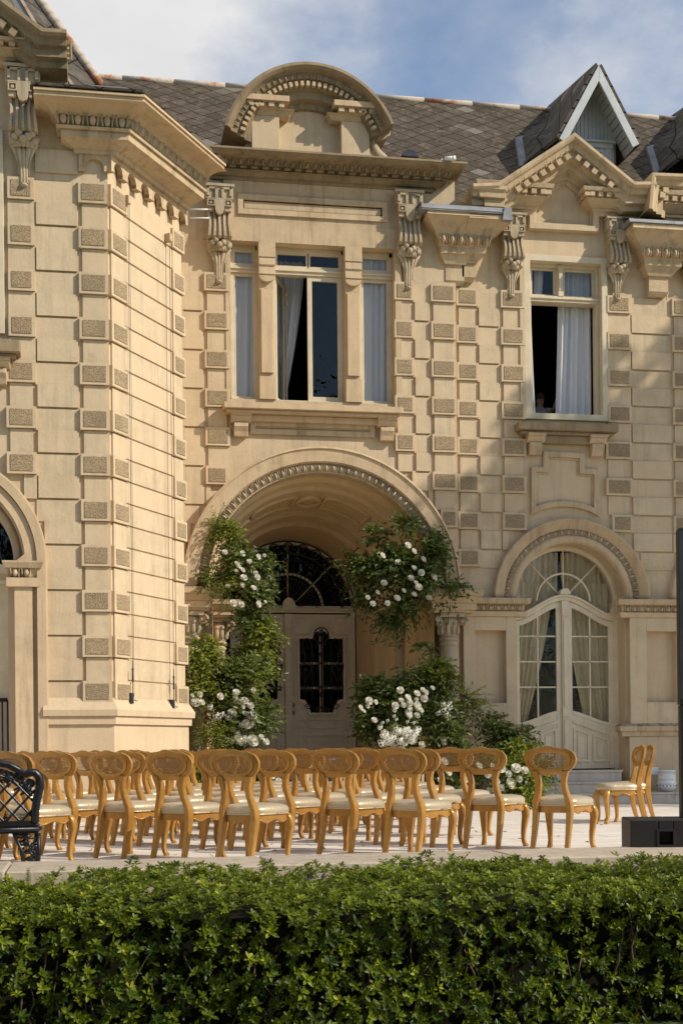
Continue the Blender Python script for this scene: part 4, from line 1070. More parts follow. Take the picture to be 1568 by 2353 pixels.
# steps
m = MB(FR); sl = FX-1.6
m.box(sl, FR.A(1426, 1774, .12), -.4, .14, 0, .53); m.box(sl, FR.A(1426, 1774, .12)+.02, -.4, .165, .50, .535)
m.box(sl, FR.A(1490, 1805, .45), .14, .42, 0, .345); m.box(sl, FR.A(1490, 1805, .45)+.03, .1, .45, .32, .355)
m.box(RL-.2, RX, .0, .75, 0, .165); m.box(RL-.2, RX, .0, .78, .145, .178)
m.build('steps', M['marble'], house, .008)

# ------------------------------------------------------------------ left wing: front and canted face
m = MB(FWING); WL = FWING.A(-1150, 1200)
WACX, WAZ, WAR = FWING.A(-148, 1300), FWING.Z(60, 1291), 1.10
zw1 = FWING.Z(100, 120)
lw1 = FWING.A(9, 500, -.02); lz0, lz1 = FWING.Z(5, 768), FWING.Z(5, 300); lw0 = 2*WACX-lw1
m.box(WL, WACX-WAR, T, 0, 0, WAZ); m.box(WACX+WAR, XCOR, T, 0, 0, WAZ); archwall(m, WL, XCOR, WAZ, WAZ+1.6, WACX, WAZ, WAR, T, 0)
m.box(WL, XCOR, T, 0, WAZ+1.6, lz0); m.box(WL, lw0, T, 0, lz0, lz1); m.box(lw1, XCOR, T, 0, lz0, lz1); m.box(WL, FWING.A(118), T, 0, lz1, zw1); m.box(FWING.A(118), XCOR, T, 0, lz1, FWING.Z(200, 215))
wz, wp = 1.708, .5957
acw = [(WACX, WAZ, 1.40)]; hw_ = [(lw0-.05, lw1+.05, lz0-.1, lz1+.1), (WL, FWING.A(101), 0, WAZ)]
rusticate(m, [(FWING.A(14, 800), FWING.A(82, 800), 'Q')], wz, wp, 2, 11, hw_, acw, zmax=8.42, proj=1.1)
rusticate(m, [(FWING.A(82, 800), FWING.A(183, 800), 'F')], wz, wp, 0, 11, hw_, acw, zmax=8.60, proj=1.1)
rusticate(m, [(FWING.A(183, 800), FWING.A(250.5, 800), 'Q')], wz, wp, 0, 11, hw_, acw, zmax=8.42, proj=1.1)
m.box(FWING.A(82, 500), FWING.A(180, 500), -.02, .025, FWING.Z(130, 398), FWING.Z(130, 345))
# outer band and pilaster of the wing's arch
m.sweep([(WACX+1.41, 0)]+arc(WACX, WAZ, 1.41, 0, pi, 36)+[(WACX-1.41, 0)], [(-.02, -.0), (.09, -.0), (.095, .02), (.09, .13), (-.02, .135)], 2)
m.sweep([(WACX+1.27, WAZ)]+arc(WACX, WAZ, 1.27, 0, pi, 36), [(-.02, -.0), (.05, -.0), (.06, .14), (-.02, .14)], 2)
m.sweep(arc(WACX, WAZ, 1.08, 0, pi, 36), [(-.45, -.02), (-.1, -.02), (-.06, .02), (-.03, .10), (-.45, .1)], 2)
eggs(m, arc(WACX, WAZ, 1.22, 0, pi, 36), .0, 0, .11, .10, 2)
pa0, pa1 = FWING.A(35, 1500, .0), FWING.A(76, 1500, .0)
m.box(pa0, pa1, -.4, .06, 0, WAZ-.28, 2); levels(m, pa0, pa1, [(WAZ-.33, .10), (WAZ-.215, .10)], 2); levels(m, pa0, pa1, [(WAZ-.215, .05), (WAZ-.09, .09)], 2); levels(m, pa0, pa1, [(WAZ-.09, .12), (WAZ-.02, .15), (WAZ, .15)], 2)
eggs(m, [(pa0-.06, WAZ-.15), (pa1, WAZ-.15)], .08, 0, .10, .11, 2)
m.box(WACX+.9, WACX+1.14, -.42, -.1, 0, WAZ, 0)
# plinth
zpl = FWING.Z(160, 1645)
def plinth(m, a0, a1, l=False, r=False, al=0):
    pass
wing = m.build('wall', W0, house, .006)
# canted face
m = MB(FCH); m.box(.01, CHL, -.4, 0, 0, FWING.Z(200, 215))
cc = FCH.A
q1 = FCH.A(290, 1100)
rusticate(m, [(.002, q1, 'Q'), (cc(394, 1100), CHL-.002, 'Q')], wz, wp, 0, 11, zmax=8.45, proj=1.0)
rusticate(m, [(q1-.05, cc(394, 1100)+.04, 'L')], wz, wp, 0, 11, zmax=8.50, proj=1.0)
cant = m.build('wall', W0, house, .006)
# hidden return from the canted face back to the porch
m = MB(WORLD); e = FCH.w(CHL, 0, 0); m.box(e[0]-.5, e[0], -YC-.3, -e[1], 0, zw1-.9); m.build('wall', M['wall'], house)
# plinth mouldings carried round the corner
def plan_off(o1, o2, oL=0.0, lx=None, end=0.0):
    """corner of front line offset o1 and canted line offset o2 -> world points (left end, corner, right end)"""
    x = XCOR+(o2-o1*cos(CH))/sin(CH); 
    # solve intersection properly
    n = FCH.n; fx = FCH.o[0]+o2*n[0]; fy = FCH.o[1]+o2*n[1]; y = YW-o1
    t = (y-fy)/FCH.x[1]; cx = fx+t*FCH.x[0]
    L = CHL+end; r = FCH.w(L, o2, 0)
    return (cx, y), (r[0], r[1])
def cornerloft(name, lv, lxf, mats, parent, endk=0.0, back=.25, lslope=0.0, bevel=.004):
    rings = []
    for z, o1, o2, lx, en in lv:
        c, r = plan_off(o1, o2, end=en)
        rb = (r[0]-FCH.n[0]*(o2+back), r[1]-FCH.n[1]*(o2+back)); ly = YW+back
        rings.append([(lx+lslope*(o1), -(ly), z), (lx, -(YW-o1), z), (c[0], -c[1], z), (r[0], -r[1], z), (rb[0], -rb[1], z), (c[0]-.2, -ly, z)])
    m = MB(); m.loft(rings); return m.build(name, mats, parent, bevel)
zq = FWING.Z(160, 1640); pl = FWING.A(100, 1650)
cornerloft('plinth', [(0, .05, .05, pl, 0), (zq-.14, .05, .05, pl, 0), (zq-.14, .085, .085, pl, .03), (zq-.03, .09, .09, pl, .03), (zq-.03, .12, .12, pl, .06), (zq+.05, .13, .13, pl, .06), (zq+.21, .03, .03, pl, 0)], 0, W0, house)
# big corbelled cornice over the corner
def cz(v): return FWING.Z(250, v, .06)
l0 = FWING.A(180, 370, .06)
def lv_(v, o1, o2, lx, en, off=0): return (FWING.Z(215, v, o1), o1, o2, lx, en)
fr_ = [(FWING.Z(215, 392, .055)+.26, .057, .106, l0, 0), lv_(340, .057, .106, l0, 0)]
cornice_l = [lv_(352, .09, .15, l0-.05, 0), lv_(345, .10, .17, l0-.06, 0), lv_(342, .10, .165, l0-.06, 0), lv_(318, .25, .36, l0-.20, 0), lv_(316, .27, .38, l0-.22, 0), lv_(298, .27, .39, l0-.22, 0), lv_(297, .31, .42, l0-.27, 0), lv_(289, .33, .43, l0-.28, 0)]
eggband = [lv_(289, .27, .38, l0-.24, 0), lv_(266, .32, .43, l0-.31, 0)]
top_l = [lv_(267, .32, .43, l0-.31, 0), lv_(266, .34, .45, l0-.33, 0), lv_(258, .355, .465, l0-.345, 0), lv_(250, .385, .495, l0-.37, 0), lv_(243, .43, .54, l0-.42, 0), lv_(236, .49, .60, l0-.46, 0), lv_(230, .555, .665, l0-.50, 0), lv_(227, .615, .725, l0-.545, 0), lv_(224, .63, .74, l0-.55, 0), lv_(223, .60, .71, l0-.54, 0), lv_(214, .605, .715, l0-.54, 0), lv_(213, .63, .74, l0-.55, 0), lv_(207, .63, .74, l0-.55, 0)]
bz = cornerloft('bartizan_cornice', fr_, 0, W0, house)
cornerloft('cornice_moulding', cornice_l, 0, [M['trim']], bz, lslope=0); cornerloft('cornice_moulding', eggband, 0, [M['trim']], bz); cornerloft('cornice_moulding', top_l, 0, [M['trim']], bz)
m = MB()
ze = FWING.Z(215, 277, .3)
cA, rA = plan_off(.325, .435, end=.3)
fE = Frame(0, YW, 0); m.fr = fE; eggs(m, [(l0-.28, ze), (cA[0]-.02, ze)], .30, 0, .165, .15, 0)
m.build('egg_moulding', M['carved'], bz); m = MB(FCH); t0_ = (cA[0]-FCH.o[0])*FCH.x[0]+(cA[1]-FCH.o[1])*FCH.x[1]
eggs(m, [(t0_+.02, ze), (CHL-.03, ze)], .41, 0, .155, .145, 0)
m.build('egg_moulding', M['carved'], bz)
# round-headed corbel table under the frieze on the canted face
m = MB(FCH); zf0 = FWING.Z(215, 391, .06); n_ = 6; s0 = -.05; L = (CHL+.02-s0)/n_
for i in range(n_):
    a = s0+L*(i+.5); r = L*.30
    archwall(m, a-L*.5, a+L*.5, zf0+.05, zf0+.27, a, zf0+.05, r, .02, .102, 0, 14)
    for b0, b1 in ((a-L*.5, a-r), (a+r, a+L*.5)): m.box(b0, b1, .02, .102, zf0, zf0+.05)
    for s in (-1, 1): m.box(min(a+s*r, a+s*(r+.02)), max(a+s*r, a+s*(r+.02)),   .02, .106, zf0-.004, zf0+.05)
m.build('corbel_table', M['trim'], bz, .003)
m = MB(FWING); ca = (l0+XCOR)/2+.02; archwall(m, l0, XCOR+.02, zf0+.04, zf0+.27, ca, zf0+.04, .125, .0, .058, 0, 14); m.box(l0, ca-.125, 0, .058, zf0, zf0+.04); m.box(ca+.125, XCOR+.02, 0, .058, zf0, zf0+.04)
m.build('corbel_table', M['trim'], bz, .003)
# slate apron and zinc on top of the bartizan
zA = FWING.Z(215, 207, .6)
cornerloft('apron_roof', [(zA+.002, .65, .73, l0-.57, .01), (zA+.03, .66, .74, l0-.58, .01), (zA+.30, -.1, -.05, l0+.1, .0), (zA+.31, -.15, -.1, l0+.2, .0)], 0, [M['slate']], house, back=.4)

# wing console, block capital, gable
console(house, FWING, FWING.A(54, 300, .1), FWING.Z(54, 150, .15), FWING.Z(54, 428, .1), .42)
blockcap(house, FWING, -42, 124, 88, 152)
gw = gable(house, FWING, [(-420, -60), (-200, -160), (98, 62), (153, 66)], [(-400, 300), (-400, 0), (-200, -130), (60, 60), (70, 300)], .55, 'weathered')
# wing window
m = MB(FWING); m.frame(lw0, lw1, lz0, lz1, .09, -.12, .05); m.frame(lw0+.09, lw1-.09, lz0+.02, lz1-.09, .06, -.25, -.08); m.box(lw0, lw1, -.25, -.1, FWING.Z(5, 545)-.05, FWING.Z(5, 545)+.05)
lwn = m.build('window', M['cream_paint'], house, .005); pane(lwn, FWING, rectp(lw0+.1, lw1-.1, lz0, lz1-.1), -.2)
m = MB(FWING); sa1 = FWING.A(46, 790, .3); zs_ = FWING.Z(20, 780, .3); m.box(lw0-.3, sa1, -.1, .3, zs_-.15, zs_); m.box(lw0-.2, sa1-.06, 0, .22, zs_-.2, zs_-.15); m.box(lw0-.1, FWING.A(26, 768, .05), -.2, .08, zs_+.03, zs_+.075, 0)
sl3 = m.build('sill', M['weathered'], house, .008); sbracket(sl3, FWING, FWING.A(-5, 830, .1), zs_-.18, .26, .34)
room(FWING, lw0-.3, lw1+.3, lz0-.3, lz1+.3, .46, 2.5)
# wing arch: white door frame just inside the picture
m = MB(FWING); m.box(WACX-WAR, WACX+WAR, -.40, -.30, 0, WAZ-.02); m.sweep(arc(WACX, WAZ, WAR), [(-.42, 0), (-.3, 0), (-.3, -.12), (-.42, -.12)])
m.box(WACX-WAR, WACX+WAR, -.42, -.24, WAZ-.12, WAZ); m.frame(WACX+.2, WACX+WAR-.08, .9, WAZ-.2, .06, -.31, -.27); m.frame(WACX+.2, WACX+WAR-.08, .15, .8, .06, -.31, -.27)
wd = m.build('arched_door', M['ivory_paint'], house, .004); pane(wd, FWING, arc(WACX, WAZ, WAR-.1), -.36)
m = MB(FWING); g0, g1 = FWING.A(-80, 1600, -.2), FWING.A(17, 1600, -.2); zr = FWING.Z(10, 1608, -.2)
m.tube([(g0, -.2, zr), (g1, -.2, zr)], .03, 6)
for i in range(9): a = g0+(g1-g0)*i/8; m.tube([(a, -.2, .05), (a, -.2, zr)], .012, 5)
for i in range(8): a = g0+(g1-g0)*(i+.5)/8; m.tube([(a+.06*cos(t), -.2, .7+.2*sin(t)) for t in [2*pi*q/16 for q in range(17)]], .01, 4)
m.build('railing', M['iron'], wd)
room(FWING, WACX-1.5, WACX+1.5, 0, WAZ+1.4, .46, 2.0)

# ------------------------------------------------------------------ roofs
rg = []
YRG = 24.6
pL, pR = at(120, 178, YRG), at(1720, 275, YRG)
zr_ = (at(300, 187, YRG).z+at(1500, 261, YRG).z)/2
zE = FR.Z(1060, 500, .3)
x0, x1 = at(120, 200, YRG).x-1.5, 14.0
m = MB()
m.loft([[(x0, -YR-.10, zE-.05), (x1, -YR-.10, zE-.05)], [(x0, -YR-.10, zE+.16), (x1, -YR-.10, zE+.16)], [(x0, -YRG, zr_), (x1, -YRG, zr_)], [(x0, -YRG-3, zE), (x1, -YRG-3, zE)]], close=False, caps=False)
roof = m.build('roof', M['slate'], house)
m = MB(); r = random.Random(3); x = x0
while x < x1:
    L = .9; m.tube([(x, -YRG, zr_-.02+r.uniform(-.006,.006)), (x+L*.995, -YRG, zr_-.02+r.uniform(-.006,.006))], .075, 8, sq=(1, .8)); x += L
m.build('ridge_cap', M['ridge'], roof)
for ga, gb_ in ((FR.A(966, 480, .55), FR.A(1165, 490, .55)), (FR.A(1442, 500, .5), FR.A(1700, 500, .5))):
    zg_ = FR.Z(1070, 488, .55)+.05 if ga < 7 else FR.Z(1520, 515, .55)+.03
    m = MB(FR); m.loft([[(ga, .57, zg_), (gb_, .57, zg_)], [(ga, .57, zg_+.035), (gb_, .57, zg_+.035)], [(ga, -.3, zE+.42), (gb_, -.3, zE+.42)], [(ga, -.3, zE+.1), (gb_, -.3, zE+.1)]]); m.build('eaves_slope', M['slate'], roof)
m = MB(FR)
g0, g1 = FR.A(966, 480, .55), FR.A(1172, 490, .55); zg = FR.Z(1070, 488, .55)
m.box(g0, g1, .0, .60, zg, zg+.02); m.frus((g0, g1, .3, .61), (g0, g1, .35, .58), zg+.02, zg+.10); m.frus((g1-.15, g1+.01, .3, .62), (g1-.12, g1, .3, .62), zg-.10, zg+.1)
m.build('gutter', M['zinc'], roof, .003); m = MB(FR)
m.frus((FR.A(1440, 500, .5), FR.A(1700, 500, .5), .0, .60), (FR.A(1440, 500, .5), FR.A(1700, 500, .5), .0, .58), FR.Z(1520, 515, .55), FR.Z(1520, 515, .55)+.06)
m.build('gutter', M['zinc'], roof, .003)
# wing roof: steep plane facing right, its hip running up out of the picture
A_ = at(228, 190, YW+.8); B_ = at(62, -30, YW+2.2)
m = MB()
pts = [tuple(at(150, 200, YW+.25)), tuple(at(228, 192, YW+.8)), tuple(at(60, -40, YW+.9)), tuple(at(-60, -40, YW+.25))]
P3 = [(p[0], -p[1], p[2]) for p in pts]
bk = [(p[0]-2.5, p[1]-3.5, p[2]) for p in P3]
m.loft([P3, bk]); wr = m.build('roof', M['slate_side'], house)
m = MB(); a, b = P3[1], P3[2]
for i in range(12):
    p = [a[k]+(b[k]-a[k])*i/12 for k in range(3)]; q = [a[k]+(b[k]-a[k])*(i+.97)/12 for k in range(3)]
    m.tube([tuple(p), tuple(q)], .10, 7, sq=(1, .7))
m.build('ridge_cap', M['ridge'], wr)
m = MB(); f0, f1 = at(170, 205, YW+.35), at(-20, -120, YW+.35); f2, f3 = at(150, 200, YW+.3), at(-45, -120, YW+.3)
fp = [(170,205),(147,205),(20,-10),(42,-10)]
q4 = [at(u, v, YW+.18) for u, v in fp]
m.loft([[(p[0], -p[1], p[2]) for p in q4], [(p[0], -p[1]-.04, p[2]) for p in q4]])
m.build('flashing', M['zinc'], wr)
m = MB(); q4 = [at(u, v, YW+.16) for u, v in ((176,205),(169,205),(41,-10),(48,-10))]
m.loft([[(p[0], -p[1], p[2]) for p in q4], [(p[0], -p[1]-.05, p[2]) for p in q4]]); m.build('flashing', M['ridge'], wr)
m = MB(FWING); zq_ = FWING.Z(220, 190, .3)
# zinc strip over the bartizan apron
q4 = [at(u, v, YW-.35) for u, v in ((196, 193), (290, 200), (318, 212), (312, 216))]
m2 = MB(); m2.loft([[(p[0], -p[1], p[2]) for p in q4], [(p[0], -p[1]-.25, p[2]+.02) for p in q4]]); m2.build('flashing', M['zinc'], wr)

# ------------------------------------------------------------------ timber dormers
def dormer(sh=0.0, lab=None):
    Yf = YR+.65
    ap = at(1376, 150, Yf); eL = at(1283, 316, Yf); eR = at(1466, 326, Yf)
    ap.x += sh; eL.x += sh; eR.x += sh
    hw = (eR.x-eL.x)/2; ap.x = (eL.x+eR.x)/2; ze = (eL.z+eR.z)/2-.03
    Yb = Yf+2.6; rise = .42
    sl = zr_-zE
    m = MB()
    def P(x, y, z): return (x, -y, z)
    root = None
    t = .07
    # two slopes
    d = MB()
    kr = (zr_-(zE+.16))/(YRG-(YR+.10))
    def roofpt(u, v):
        r = ray(u, v); tt = (zE+.16-kr*(YR+.10)-HC)/(r[2]-kr*r[1]); return (r[0]*tt+sh, r[1]*tt, HC+r[2]*tt)
    for s in (-1, 1):
        e = ap.x+s*hw
        dx, dz = s*hw, ze-ap.z; L = math.hypot(dx, dz); nx, nz = (-dz*s/L*s, abs(dx)/L)
        nx = s*abs(dz)/L
        A, B = (ap.x, Yf, ap.z), (e, Yf, ze)
        A2, B2 = (ap.x, Yb, ap.z+rise), (e, Yb, ze+rise*.3)
        if s < 0:
            V, W2 = roofpt(1192, 314), roofpt(1203, 385)
            pl = [A, A2, V, W2, B]; d.loft([[P(*p) for p in pl], [P(p[0]-.035, p[1], p[2]+.05) for p in pl]])
            continue
        def up(p): return (p[0]+nx*t, p[1], p[2]+nz*t)
        ring0 = [P(*A), P(*up(A)), P(*up(B)), P(*B)]; ring1 = [P(*A2), P(*up(A2)), P(*up(B2)), P(*B2)]
        d.loft([ring0, ring1])
    dr = d.build('dormer', M['slate_side'], house)
    b = MB()
    for s in (-1, 1):                                             # barge boards
        e = ap.x+s*hw; dx, dz = s*hw, ze-ap.z; L = math.hypot(dx, dz)
        nn = (-s*abs(dz)/L, -abs(dx)/L)
        wv = .13
        poly = [(ap.x, ap.z), (e, ze), (e+nn[0]*wv, ze+nn[1]*wv), (ap.x, ap.z-wv*L/abs(dx))]
        b.loft([[P(a, Yf-.03, z) for a, z in poly], [P(a, Yf+.02, z) for a, z in poly]])
        # soffit boards
        for i in range(12):
            f0, f1 = i/12, (i+.9)/12
            p = [(ap.x+dx*f, ap.z+dz*f) for f in (f0, f1)]
            b.loft([[P(p[0][0]+nn[0]*.02, Yf+.02, p[0][1]+nn[1]*.02), P(p[1][0]+nn[0]*.02, Yf+.02, p[1][1]+nn[1]*.02), P(p[1][0]+nn[0]*.04, Yf+.02, p[1][1]+nn[1]*.04), P(p[0][0]+nn[0]*.04, Yf+.02, p[0][1]+nn[1]*.04)],
                    [P(p[0][0]+nn[0]*.02, Yf+.55, p[0][1]+nn[1]*.02), P(p[1][0]+nn[0]*.02, Yf+.55, p[1][1]+nn[1]*.02), P(p[1][0]+nn[0]*.04, Yf+.55, p[1][1]+nn[1]*.04), P(p[0][0]+nn[0]*.04, Yf+.55, p[0][1]+nn[1]*.04)]])
    b.build('barge_board', M['grey_paint'], dr, .004)
    g_ = MB(); Yg = Yf+.5; hw2 = hw*.70; zg_ = ze-.9; zsl = ap.z-.12
    k = (ap.z-ze)/hw; nb = 14
    for i in range(nb):
        xa, xb = ap.x-hw2+2*hw2*i/nb, ap.x-hw2+2*hw2*(i+.93)/nb
        za, zb2 = ap.z-abs(xa-ap.x)*k-.05, ap.z-abs(xb-ap.x)*k-.05
        g_.loft([[P(xa, Yg, zg_), P(xb, Yg, zg_), P(xb, Yg, zb2), P(xa, Yg, za)], [P(xa, Yg+.04, zg_), P(xb, Yg+.04, zg_), P(xb, Yg+.04, zb2), P(xa, Yg+.04, za)]])
    wz1 = ze+.10
    g_.box(ap.x-.42, ap.x+.42, -Yg, -Yg+.07, wz1, wz1+.10); g_.box(ap.x-.46, ap.x+.46, -Yg, -Yg+.11, wz1+.08, wz1+.12)
    g_.box(ap.x-.40, ap.x-.28, -Yg, -Yg+.06, zg_, wz1); g_.box(ap.x+.28, ap.x+.40, -Yg, -Yg+.06, zg_, wz1)
    g_.frame(ap.x-.28, ap.x+.28, zg_, wz1, .06, -Yg, -Yg+.035); g_.box(ap.x-.02, ap.x+.02, -Yg, -Yg+.03, zg_, wz1)
    for s in (-1, 1): g_.box(min(ap.x+s*hw2, ap.x+s*(hw2-.03)), max(ap.x+s*hw2, ap.x+s*(hw2-.03)), -Yg-1.5, -Yg, zg_, ze+.2)
    g_.build('gable_boarding', M['grey_paint'], dr, .003)
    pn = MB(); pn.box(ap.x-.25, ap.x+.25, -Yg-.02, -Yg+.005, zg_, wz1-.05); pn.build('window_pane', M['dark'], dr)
    fl = MB(); q4 = [roofpt(u, v) for u, v in ((1181, 318), (1199, 314), (1207, 380), (1191, 384))]
    fl.loft([[P(q[0], q[1]-.07, q[2]) for q in q4], [P(q[0], q[1]+.06, q[2]) for q in q4]])
    fl.build('flashing', M['zinc'], dr)
    return dr
dormer(0.0); dormer(2.45)
# ------------------------------------------------------------------ ground, terrace, kerb
m = MB(); m.add([(-400, 400, -.82), (400, 400, -.82), (400, -400, -.82), (-400, -400, -.82)], [(0,1,2,3)])
tag(m.build('ground', M['lawn']), kind='structure')
YK0, YK1 = 10.10, 10.98
m = MB(); m.box(-30, 40, -26, -YK1+.02, -.81, 0); tag(m.build('terrace', M['paving']), kind='structure')
m = MB(); x = -12
r = random.Random(5)
while x < 16:
    L = 1.9; m.box(x, x+L-.008, -YK1, -YK0, -.81, .100+r.uniform(-.004, .004)); x += L
tag(m.build('kerb', M['kerb'], None, .012), kind='structure')

# ------------------------------------------------------------------ chair prototype (faces +y in its own axes)
def make_chair():
    root = empty('cane_back_chair', (0,0,0))
    WF = Frame(0,0,0)
    def W(p): return (p[0], -p[1], p[2])
    # cushion
    def outline(s=1.0, n=40):
        pts = []
        for i in range(n):
            t = 2*pi*i/n; c, s_ = cos(t), sin(t); e = .42
            x = abs(c)**e*(1 if c > 0 else -1); y = abs(s_)**e*(1 if s_ > 0 else -1)
            hw = .215+.03*(y*.5+.5)-.02*(1-(y*.5+.5)); yy = y*.215+.01+(.02*(1-x*x) if y > 0 else 0)
            pts.append((x*hw*s, (yy-.01)*s+.01))
        return pts
    m = MB(); rings = []
    for s, z in ((.97,.402),(1.0,.408),(1.035,.428),(1.03,.452),(.97,.472),(.85,.484),(.62,.492),(.3,.496),(.04,.497)):
        rings.append([W((x, y, z)) for x, y in outline(s)])
    m.loft(rings, 0, True)
    seat = m.build('seat', M['satin'], root)
    m = MB(); o = outline(1.015); m.tube([W((x, y, .409)) for x, y in o+o[:2]], .0065, 6); m.build('piping', M['satin'], seat)
    # apron with serpentine lower edge
    m = MB(); o = outline(.975, 64); n = len(o)
    top = []; bot = []
    for x, y in o:
        if y < -.17: zb = .345
        elif y > .17: zb = .352+.020*cos(x*2*pi/.21)
        else: zb = .352+.016*cos((y+.0)*2*pi/.19)
        top.append((x, y, .404)); bot.append((x, y, zb))
    f = []; pts = [W(p) for p in top]+[W(p) for p in bot]+[W((x*.93, y*.93, z)) for x, y, z in top]+[W((x*.93, y*.93, z)) for x, y, z in bot]
    for i in range(n):
        j = (i+1)%n; f += [(i,j,n+j,n+i),(2*n+i,2*n+j,3*n+j,3*n+i),(i,j,2*n+j,2*n+i),(n+i,n+j,3*n+j,3*n+i)]
    m.add(pts, f)
    lo = [W((x*1.01, y*1.01, z+.006)) for x, y, z in bot if y > -.17]
    a = [i for i, p in enumerate(bot) if p[1] <= -.17]
    seq = [bot[(a[-1]+1+k)%n] for k in range(n-len(a))]
    m.tube([W((x*1.01, y*1.01, z+.004)) for x, y, z in seq], .007, 5)
    m.build('seat_frame', M['gilt'], root)
    # rear legs running up into the back stiles
    def leany(z): return -.192-(z-.42)*.20 if z > .42 else -.192-(.42-z)**1.5*.33
    for s in (-1, 1):
        pr = [(.168,0,.019,.020),(.165,.12,.022,.025),(.163,.25,.025,.029),(.164,.36,.028,.034),(.160,.44,.028,.037),(.142,.50,.026,.033),(.126,.56,.025,.029),(.121,.61,.025,.026),(.128,.66,.028,.025),(.146,.72,.032,.022)]
        m = MB(); rings = []
        for x, z, wx, wy in pr:
            y = leany(z); k = .72
            rings.append([W((s*x+dx*wx, y+dy*wy, z)) for dx, dy in ((-1,-k),(-k,-1),(k,-1),(1,-k),(1,k),(k,1),(-k,1),(-1,k))])
        m.loft(rings, 0, False); m.build('leg', M['gilt'], root)
        pr = [(.205,.195,.405,.026,.026),(.212,.204,.375,.036,.036),(.222,.216,.335,.036,.036),(.222,.217,.29,.032,.032),(.214,.208,.22,.027,.027),(.206,.199,.14,.022,.022),(.204,.198,.07,.019,.019),(.210,.205,.035,.020,.021),(.218,.216,.014,.024,.026),(.219,.218,.0,.020,.021)]
        m = MB(); rings = []
        for x, y, z, wx, wy in pr:
            k = .62
            rings.append([W((s*x+dx*wx, y+dy*wy, z)) for dx, dy in ((-1,-k),(-k,-1),(k,-1),(1,-k),(1,k),(k,1),(-k,1),(-1,k))])
        m.loft(rings, 0, True); m.build('leg', M['gilt'], root)
    # balloon back
    half = [(0,.945),(.03,.943),(.06,.933),(.10,.925),(.140,.921),(.152,.926),(.170,.918),(.195,.910),(.225,.893),(.246,.862),(.252,.828),(.243,.790),(.218,.752),(.182,.720),(.150,.700),(.120,.692),(.06,.686),(0,.684)]
    inn = [(0,.890),(.025,.887),(.045,.880),(.08,.882),(.12,.874),(.155,.852),(.171,.822),(.160,.785),(.125,.757),(.065,.742),(0,.738)]
    def full(h): return h+[(-x, z) for x, z in reversed(h[1:-1])]
    def cast(poly, ang, c=(0,.812)):
        d = (cos(ang), sin(ang)); best = None; n = len(poly)
        for i in range(n):
            p, q = poly[i], poly[(i+1)%n]; ex, ez = q[0]-p[0], q[1]-p[1]; den = d[0]*ez-d[1]*ex
            if abs(den) < 1e-9: continue
            t = ((p[0]-c[0])*ez-(p[1]-c[1])*ex)/den; u = ((p[0]-c[0])*d[1]-(p[1]-c[1])*d[0])/den
            if t > 0 and -1e-6 <= u <= 1.000001: best = t if best is None else max(best, t)
        return best
    N = 72; O, I = full(half), full(inn); pts = []; fc = []; fr = (0, .44, .53, 1.0)
    for i in range(N):
        an = 2*pi*i/N; ro, ri = cast(O, an), cast(I, an)
        for q in fr:
            rr = ri+(ro-ri)*q; x, z = rr*cos(an), .812+rr*sin(an)
            pts.append((x, z))
    V = []
    for side in (-1, 1):
        for k, (x, z) in enumerate(pts):
            bulge = .010 if k % 4 in (1, 2) else .002
            curve = -.055*(x/.235)**2*-1*.35
            V.append(W((x, leany(z)+curve+side*(.012+bulge*.6), z)))
    nP = len(pts)
    def slit(i): 
        d = 360*i/N; d = d if d < 180 else d-360
        return (-40 < d < 8) or (d > 172) or (d < -140)
    for i in range(N):
        j = (i+1)%N
        for q in range(3):
            if q == 1 and slit(i) : 
                for (k0, k1) in ((q, q), (q+1, q+1)): fc.append((i*4+k0, j*4+k0, nP+j*4+k0, nP+i*4+k0))
                continue
            for b in (0, nP): fc.append((b+i*4+q, b+i*4+q+1, b+j*4+q+1, b+j*4+q))
        for q in (0, 3): fc.append((i*4+q, j*4+q, nP+j*4+q, nP+i*4+q))
    m = MB(); m.add(V, fc); bf = m.build('back_frame', M['gilt'], root)
    m = MB(); nn = 36
    ring = [(cast(I, 2*pi*i/nn)+.004, 2*pi*i/nn) for i in range(nn)]
    P = [W((0, leany(.812)-.004, .812))]+[W((r_*cos(a), leany(.812+r_*sin(a)), .812+r_*sin(a))) for r_, a in ring]
    m.add(P, [(0, 1+i, 1+(i+1)%nn) for i in range(nn)]); m.build('cane_panel', M['cane'], root, recalc=False)
    return root
chair = make_chair()
FACE = radians(43)
def set_chair(o, x, y, az, z=0.0):
    o.location = (x, y, z); o.rotation_euler = (0, 0, -az)
spots = []
for k in range(-2, 9):
    S = 12.55+1.74*k
    lo, hi = -30, 10
    for i in range(-40, 12):
        F0 = {0: 0, 1: 3, 2: 3}.get(k, 2); st_ = F0+(i-F0)*.97/.97 if i >= F0-4 else F0-4+(i-F0+4)*.84
        if k == 1 and i == F0: st_ -= .16
        D = -11.17+.97*st_+{0:0, 1:.24, 2:.38}.get(k, .15*((k*7)%5-2))
        x, y = (S+D)/2, (S-D)/2
        if not (11.28 < y < 19.6 and x < 4.15): continue
        d = x*FW[0]+y*FW[1]; lat = (x*RT[0]+y*RT[1])/d
        if lat < -.285: continue
        if x < 1.15 and y > 17.2: continue
        x += .14; y += .17
        if x < -.1 and y < 12.1: y += .32
        if k < -1 and y < 12.3: continue
        if k == 2 and y > 13.6 and x > 3.9: continue
        spots.append((k, i, x, y, d, U0+lat*FPX))
by = {}
for s in spots: by.setdefault(s[0], []).append(s)
first = True; rc = random.Random(21)
ROWN = {-2: 'row furthest left of the terrace', -1: 'row behind the black iron bench', 0: 'first', 1: 'second', 2: 'third', 3: 'fourth', 4: 'fifth', 5: 'sixth', 6: 'seventh'}
